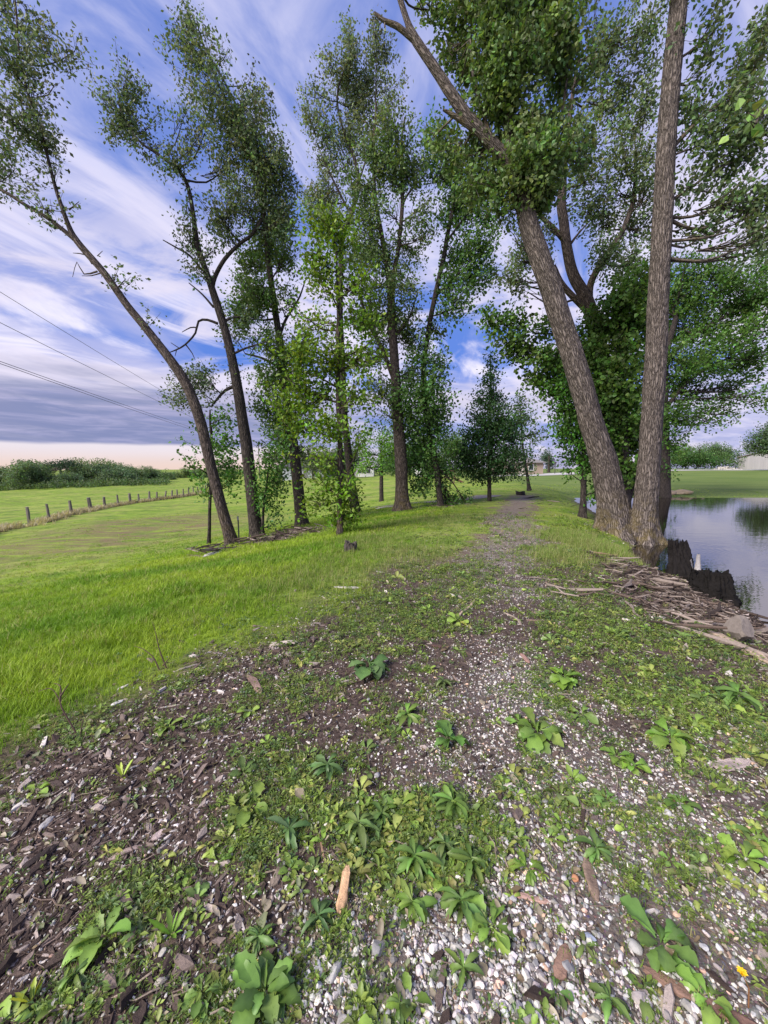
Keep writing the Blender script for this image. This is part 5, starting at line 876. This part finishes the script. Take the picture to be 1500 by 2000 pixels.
# dead leaves, curled and pale
x, y, r = polar(9000, .6, 10); s, gm, cm, vm, gr, n1, n2 = masks(x, y); k = (rng.uniform(size=len(x)) < .5*(1-gm)*(s > -3.2)*(s < 3.2)); x, y, r = x[k], y[k], r[k]; n = len(x)
parts = []; which = rng.integers(0, 4, n)
for q in range(4):
    V0, F4, C0 = leafstrip(1, [.6, .45, .75, .5][q], [.3, -.35, .5, -.2][q], .1, 5, wavy=.12, ph=q); F0 = np.vstack([F4[:, [0, 1, 2]], F4[:, [0, 2, 3]]]); i = which == q
    parts.append(scatter(V0, F0, np.stack([x, y, ground(x, y)+.006], 1)[i], (.022*np.exp(rng.normal(0, .35, n))*(.9+.12*r))[i], randrot(i.sum(), .6), np.array([(.23, .19, .14), (.32, .27, .21), (.15, .11, .07), (.2, .22, .13)])[rng.integers(0, 4, i.sum())]*rng.uniform(.7, 1.2, (i.sum(), 1)), C0))
stuffmesh('dead_leaves', parts, 'weed', True)
# grass
def grass(name, x, y, r, h, col, wid, nb_=6, seed=0, tilt=.3, lean=1.0):
    parts = []; which = rng.integers(0, 4, len(x)); z = ground(x, y)-.003
    for q in range(4):
        V0, F0 = tuft(nb_, wid, lean, seed*10+q); i = which == q; parts.append(scatter(V0, F0, np.stack([x, y, z], 1)[i], h[i, None]*np.stack([.8+.11*r[i], .8+.11*r[i], np.ones(i.sum())], 1), randrot(i.sum(), tilt), col[i]))
    stuffmesh(name, parts, 'grass')
x, y, r = polar(210000, 1.3, 42); s, gm, cm, vm, gr, n1, n2 = masks(x, y)
k = (rng.uniform(size=len(x)) < gm*np.where(r > 20, .8, 1)) & ~((s > 2.9) & (y < 25.5)); x, y, r, s, n1, n2 = (q[k] for q in (x, y, r, s, n1, n2)); n = len(x)
tall = sst(-1.5, -3.5, s)*sst(26, 12, r)
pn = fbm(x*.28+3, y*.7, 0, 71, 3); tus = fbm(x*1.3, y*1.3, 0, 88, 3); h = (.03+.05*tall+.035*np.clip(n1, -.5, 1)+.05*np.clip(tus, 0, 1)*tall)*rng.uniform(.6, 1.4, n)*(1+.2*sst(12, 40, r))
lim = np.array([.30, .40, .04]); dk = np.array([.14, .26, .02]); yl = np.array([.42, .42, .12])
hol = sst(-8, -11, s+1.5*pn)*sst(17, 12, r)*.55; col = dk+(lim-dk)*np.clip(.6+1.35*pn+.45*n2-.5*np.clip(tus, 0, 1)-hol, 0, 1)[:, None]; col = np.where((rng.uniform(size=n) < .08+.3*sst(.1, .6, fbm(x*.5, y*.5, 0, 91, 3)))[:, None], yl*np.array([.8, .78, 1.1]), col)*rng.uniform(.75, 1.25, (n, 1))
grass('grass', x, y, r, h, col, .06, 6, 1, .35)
# pale tall seed grass by the stump and by the pond trunks
X = []; 
for (px, py, n, sp) in [(720, 1055, 500, .5), (770, 1080, 350, .5), (640, 1110, 450, .6), (560, 1150, 300, .5), (1120, 1050, 700, .5), (1165, 1070, 500, .35), (1100, 1090, 350, .35), (840, 1020, 300, .8)]:
    h0 = hit(px, py); X.append(h0[:2]+rng.normal(size=(n, 2))*sp)
X = np.vstack(X); s = sdist(X[:, 0], X[:, 1]); X = X[(s < 2.7)]; n = len(X); rr = np.hypot(*X.T)
grass('seed_grass', X[:, 0], X[:, 1], rr*.4, .15*rng.uniform(.6, 1.3, n), np.where((rng.uniform(size=n) < .5)[:, None], [[.28, .29, .12]], [[.17, .25, .05]])*rng.uniform(.8, 1.2, (n, 1)), .035, 7, 3, .2, .7)
# short grass and creeping cover over the berm top
x, y, r = polar(170000, .6, 14); s, gm, cm, vm, gr, n1, n2 = masks(x, y); k = (rng.uniform(size=len(x)) < np.clip(gr*.5+.05, 0, 1)*(1-gm*.6)*(s > -3.4)*(s < 2.9)); x, y, r = x[k], y[k], r[k]; n = len(x)
grass('short_grass', x, y, r, .024*rng.uniform(.6, 1.7, n)*(.8+.16*r), np.array([(.14, .21, .04), (.17, .26, .05), (.28, .25, .12)])[rng.choice(3, n, p=[.5, .35, .15])]*rng.uniform(.7, 1.25, (n, 1)), .09, 5, 5, .5)
def sprig(seed, nl, shape='oval'):
    rg = np.random.default_rng(seed); parts = []
    for i in range(nl):
        a = rg.uniform(0, 6.28); h = rg.uniform(.0, .7); L = rg.uniform(.3, .6); wd = L*(.5 if shape == 'oval' else .2); e = rg.uniform(-.1, .7); rr = rg.uniform(.05, .45)
        V = np.array([[0, 0, 0], [L*.5, wd*.5, L*.5*e+.03], [L, 0, L*e*.7], [L*.5, -wd*.5, L*.5*e+.03]])@rotm(0, 0, a).T+[math.cos(a)*rr, math.sin(a)*rr, h]
        parts.append((V, np.array([[0, 1, 2], [0, 2, 3]]), np.full((4, 3), rg.uniform(.7, 1.3))))
    return join(parts)
x, y, r = polar(230000, .6, 13); s, gm, cm, vm, gr, n1, n2 = masks(x, y); k = (rng.uniform(size=len(x)) < np.clip(gr*.5+.012, 0, 1)*(1-gm*.5)*(s > -3.0)*(s < 2.9)*np.clip(.35+.12*r, 0, 1)); x, y, r, n2 = x[k], y[k], r[k], n2[k]; n = len(x)
parts = []; which = rng.integers(0, 6, n); sz = .019*np.exp(rng.normal(0, .35, n))*(.75+.25*r); tt = np.array([(.12, .18, .045), (.17, .24, .05), (.09, .15, .05), (.21, .27, .06)])[rng.integers(0, 4, n)]*rng.uniform(.7, 1.3, (n, 1))
for q in range(6): V0, F0, C0 = sprig(q+3, 13, 'oval' if q % 3 else 'fine'); i = which == q; parts.append(scatter(V0, F0, np.stack([x, y, ground(x, y)-.002], 1)[i], sz[i], randrot(i.sum(), .3), tt[i], C0))
stuffmesh('ground_cover', parts, 'weed')
# uncounted small rosettes among the cover
x, y, r = polar(22000, .7, 11); s, gm, cm, vm, gr, n1, n2 = masks(x, y); k = (rng.uniform(size=len(x)) < np.clip(gr*.3+.02+1.1*gsum(x, y, [(.18, 1.45, .38, .2, 1), (2.0, 3.3, .7, .5, .35), (2.0, 2.3, .5, .4, .5), (1.7, 1.3, .3, .35, .4)]), 0, 1)*(1-gm)*(s > -2.6)*(s < 2.8)); x, y, r = x[k], y[k], r[k]; n = len(x)
parts = []; which = rng.integers(0, 6, n)
for q in range(6):
    V0, F0, C0 = plant_mesh(['narrow', 'oval', 'narrow', 'oval', 'narrow', 'broad'][q], 1.0, [9, 8, 7, 6, 6, 6][q], (1, 1, 1), q); i = which == q
    parts.append(scatter(V0, F0, np.stack([x, y, ground(x, y)-.002], 1)[i], (.034*np.exp(rng.normal(0, .35, n))*(.85+.12*r))[i], randrot(i.sum(), .3), (np.array([(.09, .155, .05), (.13, .22, .05), (.17, .22, .07)])[rng.integers(0, 3, i.sum())]*rng.uniform(.75, 1.3, (i.sum(), 1))), C0))
stuffmesh('small_weeds', parts, 'weed', True)
